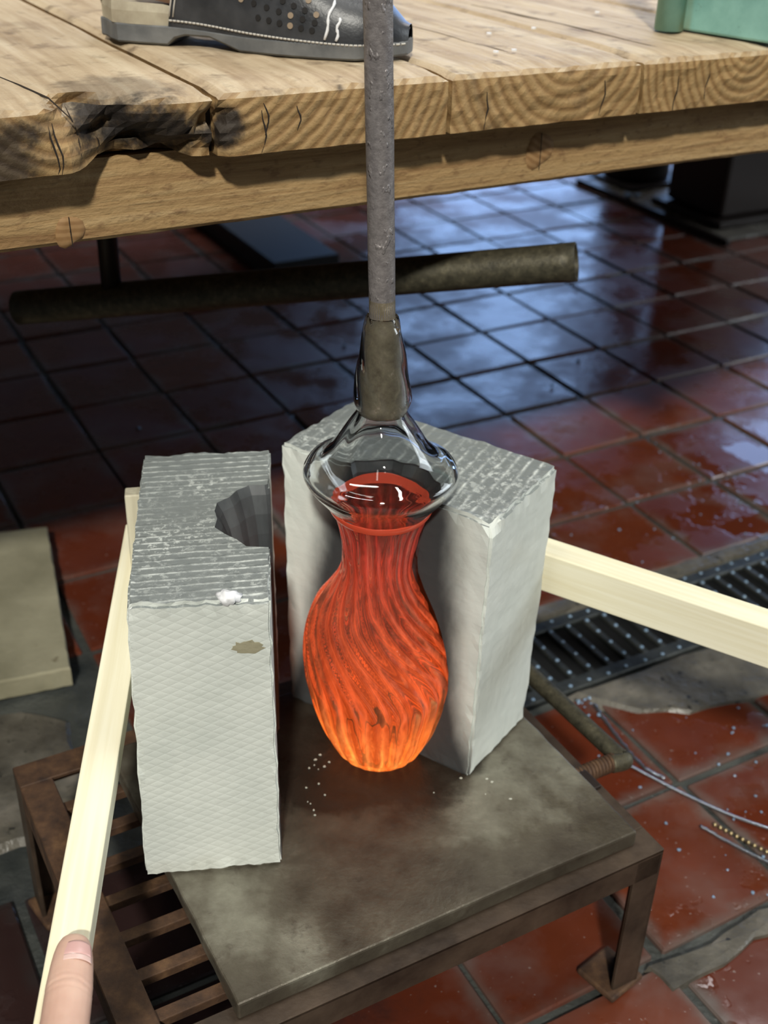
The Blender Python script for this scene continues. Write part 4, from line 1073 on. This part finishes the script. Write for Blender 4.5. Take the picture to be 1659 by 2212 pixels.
def chain(pts, rads, n=14): 
    p = spline(pts, 4); rr = [q[0] for q in [(a.x,) for a in spline([(r, 0) for r in rads], 4)]]
    a, b = tube(p, 1, n, rads=rr)
    # round the tip
    hv.append(a); hf.append(b)
    tip = p[-1]; d_ = (p[-1] - p[-2]).normalized(); s_ = rr[-1]
    vs, fs = revolve([(s_ * math.cos(q), s_ * math.sin(q)) for q in [k * math.pi / 2 / 6 for k in range(6)]] + [(0.0003, s_)], n)
    x2, y2 = frame_of(tip, d_); hv.append([tip + x2 * v.x + y2 * v.y + d_ * v.z for v in vs]); hf.append(fs)
# palm beside and below the lath (left side), wrist towards the photographer
chain([hp(TH - 0.185, 0.034, -0.01), hp(TH - 0.155, 0.034, -0.004), hp(TH - 0.12, 0.028, 0.000), hp(TH - 0.09, 0.024, 0.004), hp(TH - 0.072, 0.012, 0.010)], [0.031, 0.030, 0.029, 0.025, 0.020])
chain([hp(TH - 0.185, 0.034, -0.01), hp(TH - 0.155, 0.036, -0.018), hp(TH - 0.13, 0.035, -0.035), hp(TH - 0.105, 0.033, -0.042)], [0.030, 0.029, 0.024, 0.016])
chain([hp(TH - 0.185, 0.034, -0.01), hp(TH - 0.26, 0.040, -0.01), hp(TH - 0.34, 0.046, -0.012)], [0.031, 0.030, 0.034])
for k, (dx, ln) in enumerate(((-0.078, 1.0), (-0.098, 1.08), (-0.118, 1.02), (-0.137, 0.85))):     # four fingers curl under the lath
    z0 = -0.020 - 0.004 * k; r = 0.0098 if k < 3 else 0.0084
    chain([hp(TH + dx - 0.03, 0.036, z0), hp(TH + dx, 0.031, z0 - 0.018 * ln), hp(TH + dx + 0.003, 0.014, -0.046 - 0.002 * ln), hp(TH + dx + 0.002, -0.010, -0.046), hp(TH + dx, -0.0245, -0.038), hp(TH + dx - 0.002, -0.0262, -0.020 * (2 - ln))], [r * 1.1, r * 1.06, r, r * 0.95, r * 0.88, r * 0.75])
allv, allf = merge(*zip(hv, hf))
hb = hp(TH - 0.05, 0.0, 0.0)
hand = mesh_obj('person', allv, allf, M['skin'], None, hb, smooth=True)
rm = hand.modifiers.new('r', 'REMESH'); rm.mode = 'VOXEL'; rm.voxel_size = 0.0011 * K * 1.2; rm.use_smooth_shade = True
s_ = hand.modifiers.new('s', 'SMOOTH'); s_.factor = 0.5; s_.iterations = 6
apply_mods(hand)
if not hand.data.materials: hand.data.materials.append(M['skin'])
# skin folds over the thumb joint
for v in hand.data.vertices:
    p = v.co / K + hb; l = p - P0; x = l.dot(X_) - TH; y = l.dot(Y_); z = l.dot(Z_)
    if z > 0.004 and -0.06 < x < 0.03 and abs(y) < 0.03:
        for (cx, dep, wd, cur) in ((-0.0095, 0.0007, 0.0008, 22), (-0.0155, 0.0005, 0.0007, 16), (-0.0045, 0.0003, 0.0007, 20)):
            xc = cx - cur * (y - thumb_c(x)) ** 2 + 0.0006 * noise.noise((y * 300, cx * 900, 0))
            q = (x - xc) / wd
            if abs(q) < 3: v.co += -Vector(Z_) * (dep * math.exp(-q * q) * K)
for p in hand.data.polygons: p.use_smooth = True
tag(hand, 'person gripping the left lath handle with a thumb on top', 'person')
# thumbnail: a curved plate let into the tip, paler towards its root
for (x0_, x1_, mt, nm) in ((0.0145, 0.0265, M['fingernail'], 'thumbnail'), (0.0100, 0.0145, M['lunula'], 'thumbnail_root')):
    vs = []; n1_, n2_ = 7, 13
    for i in range(n1_):
        x = x0_ + (x1_ - x0_) * i / (n1_ - 1)
        zc = 0.0; 
        for (s1q, s2q) in zip(stations, stations[1:]):
            if s2q[0] <= x <= s1q[0]:
                f = (x - s2q[0]) / (s1q[0] - s2q[0]); rw = s2q[1] + (s1q[1] - s2q[1]) * f; zc = s2q[2] + (s1q[2] - s2q[2]) * f; rh = s2q[3] + (s1q[3] - s2q[3]) * f
        for j in range(n2_):
            a = math.radians(30 + 100 * j / (n2_ - 1)); sh_ = 0.0
            rnd_ = 0.0022 * ((j - (n2_ - 1) / 2) / ((n2_ - 1) / 2)) ** 2
            xx = x - (rnd_ if nm == 'thumbnail' and i == n1_ - 1 else (rnd_ * 0.6 if True else 0))
            vs.append(hp(TH + xx - 0.004, thumb_c(x) - math.cos(a) * rw * 0.98 - 0.0015, zc + 0.002 + math.sin(a) * rh * 0.97 + 0.0009))
    fs = [(i * n2_ + j, i * n2_ + j + 1, (i + 1) * n2_ + j + 1, (i + 1) * n2_ + j) for i in range(n1_ - 1) for j in range(n2_ - 1)]
    no = mesh_obj(nm, vs, fs, mt, hand, hb, smooth=True)
    so = no.modifiers.new('t', 'SOLIDIFY'); so.thickness = 0.0004; apply_mods(no)

# ================================================================== teal machine base on the platform
tb0 = Vector((0.3116, 1.5266, PT)); td = Vector((0.105, -0.104, 0)).normalized(); tn = Vector((-td.y, td.x, 0))
tc = tb0 + td * 0.19 + tn * 0.14
teal = thing('teal_machine', 'chipped teal painted steel base standing on the planks at top right', 'machine', (tc.x, tc.y, PT))
ty_ = math.atan2(td.y, td.x)
def tlbox(name, d0, d1, n0, n1, z0, z1, bev=0.003):
    c = tb0 + td * ((d0 + d1) / 2) + tn * ((n0 + n1) / 2); 
    return bm_obj(name, box_bm(c.x, c.y, PT + (z0 + z1) / 2 + 0.0025, d1 - d0, n1 - n0, z1 - z0, ty_, bev, 2), M['teal'], teal, (tc.x, tc.y, PT))
tlbox('front_plate', 0.0, 0.38, 0.0, 0.012, 0, 0.062)
tlbox('side_plate', 0.0, 0.012, 0.012, 0.27, 0, 0.062)
tlbox('top_flange', 0.012, 0.38, 0.012, 0.27, 0.046, 0.056)
v_, f_ = revolve([(0.017, 0), (0.017, 0.30)], 24); f_ += [tuple(range(24)), tuple(24 + k for k in range(24))]
c = tb0 + td * 0.022 - tn * 0.012
mesh_obj('corner_post', [v + Vector((c.x, c.y, PT + 0.0025)) for v in v_], f_, M['teal'], teal, (tc.x, tc.y, PT), smooth=True)

# ================================================================== wires and chain on the floor
def floor_line(name, pts, r, mat, label, cat, n=6, wob=0.0, seg=10):
    p = [fl(b, a, z) for b, a, z in pts]; p = spline(p, seg)
    if wob: p = [q + Vector((noise.noise((i * 0.9, 1, r * 999)), noise.noise((i * 0.9, 5, r * 999)), 0)) * wob for i, q in enumerate(p)]
    v_, f_ = tube(p, r, n); c = p[len(p) // 2].copy(); c.z = 0
    o = mesh_obj(name, v_, f_, mat, None, c, smooth=True); return tag(o, label, cat)
floor_line('steel_wire', [(0.925, 0.995, 0.004), (0.916, 0.955, 0.004), (0.908, 0.90, 0.004), (0.905, 0.86, 0.004), (0.915, 0.83, 0.0045)], 0.0026, M['wire'], 'shiny twisted wire beside the bent closing rod', 'wire', wob=0.0018)
floor_line('steel_wire', [(0.875, 0.905, 0.006), (0.895, 0.855, 0.005), (0.918, 0.80, 0.004), (0.945, 0.745, 0.004), (0.975, 0.70, 0.004), (1.03, 0.63, 0.004)], 0.0022, M['wire'], 'long straight wire crossing the tiles to the right edge', 'wire')
floor_line('steel_wire', [(0.900, 0.742, 0.004), (0.915, 0.70, 0.004), (0.935, 0.655, 0.004), (0.965, 0.60, 0.004), (1.0, 0.55, 0.004)], 0.0024, M['wire'], 'lower shiny wire running alongside the brass ball chain', 'wire', wob=0.001)
cb_ = fl(0.95, 0.67)
chn = thing('ball_chain', 'dull brass ball chain lying between two wires on tiles', 'chain', cb_)
cp = spline([fl(0.918, 0.735, 0.0045), fl(0.932, 0.70, 0.0045), fl(0.952, 0.655, 0.0045), fl(0.985, 0.60, 0.0045), fl(1.02, 0.555, 0.0045)], 40)
lk = None; acc = 0; last = cp[0]; lv, lf = revolve([(0.0003, -0.0032), (0.0026, -0.0018), (0.0032, 0), (0.0026, 0.0018), (0.0003, 0.0032)], 8)
for q in cp:
    if (q - last).length >= 0.0072 or lk is None:
        if lk is None: lo = mesh_obj('link', lv, lf, M['chain'], chn, smooth=True); lk = lo.data
        else: lo = bpy.data.objects.new('link', lk); C.objects.link(lo); lo.parent = chn
        lo.location = (q - cb_) * K; last = q

# ================================================================== crumbs of glass on the floor, flakes on the plate
def crumb_mesh(seed):
    bm = bmesh.new(); bmesh.ops.create_icosphere(bm, subdivisions=1, radius=1)
    rr = random.Random(seed)
    for v in bm.verts: v.co = Vector((v.co.x * rr.uniform(0.6, 1.2), v.co.y * rr.uniform(0.6, 1.2), v.co.z * rr.uniform(0.45, 0.75)))
    for v in bm.verts: v.co *= K
    me = bpy.data.meshes.new('glass_crumb'); bm.to_mesh(me); bm.free(); me.materials.append(M['crumb']); return me
cms = [crumb_mesh(s) for s in range(6)]
def crumb(p, r, label, group, i):
    me = cms[i % 6].copy(); me.transform(Matrix.Scale(r, 4))
    zmin = min(v.co.z for v in me.vertices)
    o = bpy.data.objects.new('glass_crumb', me); C.objects.link(o); o.location = p * K - Vector((0, 0, zmin)); o.rotation_euler = (0, 0, random.uniform(0, 6)); tag(o, label, 'glass crumb', group)
rg = random.Random(21)
lab1 = 'tiny clear glass crumb on the wet red tiles right of the table'
for i in range(46):
    b, a = rg.uniform(0.83, 1.12), rg.uniform(0.62, 0.93)
    if abs(b - 0.92) < 0.015: b += 0.04
    crumb(fl(b, a, 0.0005), rg.uniform(0.0011, 0.0030), lab1, 'glass crumbs right of the table', i)
lab2 = 'tiny glass crumb lying on the tiles beyond the drain'
for i in range(34):
    b, a = rg.uniform(1.0, 1.75), rg.uniform(1.25, 1.62); crumb(fl(b, a, 0.0005), rg.uniform(0.0012, 0.0032), lab2, 'glass crumbs beyond the drain', i)
lab3 = 'tiny glass crumb heaped at the near edge of the drain'
for i in range(22):
    b, a = rg.gauss(0.895, 0.018), rg.gauss(1.005, 0.014); crumb(fl(b, a, 0.003), rg.uniform(0.0018, 0.0036), lab3, 'glass crumbs by the near drain edge', i)
lab4 = 'small glass crumb on the dry tiles far under the platform'
for i, (b, a) in enumerate(((2.05, 2.55), (1.95, 2.42), (1.66, 2.02), (1.52, 1.93), (1.12, 1.80), (1.13, 1.81), (2.61, 3.02), (2.63, 3.0), (0.62, 2.12), (1.2, 2.33))):
    crumb(fl(b, a, 0.0008 if i not in (6, 7) else 0.022), 0.006 if i not in (6, 7) else 0.018, lab4 if i not in (6, 7) else 'larger glass lump on the black edging strip', 'glass crumbs far under the platform' if i not in (6, 7) else 'glass lumps on the edging strip', i)
# lime flakes scattered on the plate at the foot of the right mould half
lf_lab = 'white plaster flake on the steel plate at the foot of the moulds'
def flake(p, r, i):
    vs = [Vector((math.cos(a) * r * rg.uniform(0.6, 1.3), math.sin(a) * r * rg.uniform(0.4, 0.9), 0)) for a in [k * math.pi / 3 for k in range(6)]]
    v2 = [v * 0.8 + Vector((0, 0, 0.0012)) for v in vs]
    o = mesh_obj('plaster_flake', [v + p for v in vs] + [v + p for v in v2], [tuple(range(6)), tuple(range(6, 12))] + [(k, (k + 1) % 6, 6 + (k + 1) % 6, 6 + k) for k in range(6)], M['lime'], None, p)
    tag(o, lf_lab, 'flake', 'plaster flakes on the steel plate')
for i in range(22):
    q = rg.choice((Vector((0.115, 0.915, PZ)), Vector((0.07, 0.90, PZ)), Vector((0.125, 0.925, PZ)), Vector((-0.065, 0.90, PZ)), Vector((-0.06, 0.945, PZ)), Vector((-0.07, 0.87, PZ))))
    p = q + Vector((rg.gauss(0, 0.012), rg.gauss(-0.008, 0.010), 0.0006)); flake(p, rg.uniform(0.0007, 0.0017), i)
# white chips on the platform
for i, (x, y) in enumerate(((1240, 0), (0.25, 1.62), (0.10, 1.42), (0.155, 1.47), (0.12, 1.315), (0.10, 1.30))[1:]):
    p = Vector((x, y, PT + 0.003)); vs = [p + Vector((math.cos(k * 1.256) * 0.003, math.sin(k * 1.256) * 0.002, 0)) for k in range(5)]; v2 = [v * 1.0 + Vector((0, 0, 0.002)) for v in vs]
    o = mesh_obj('paint_chip', vs + v2, [tuple(range(5)), tuple(range(5, 10))] + [(k, (k + 1) % 5, 5 + (k + 1) % 5, 5 + k) for k in range(5)], M['white_paint'], None, p)
    tag(o, 'small white chip lying on the platform planks', 'chip', 'white chips on the platform')
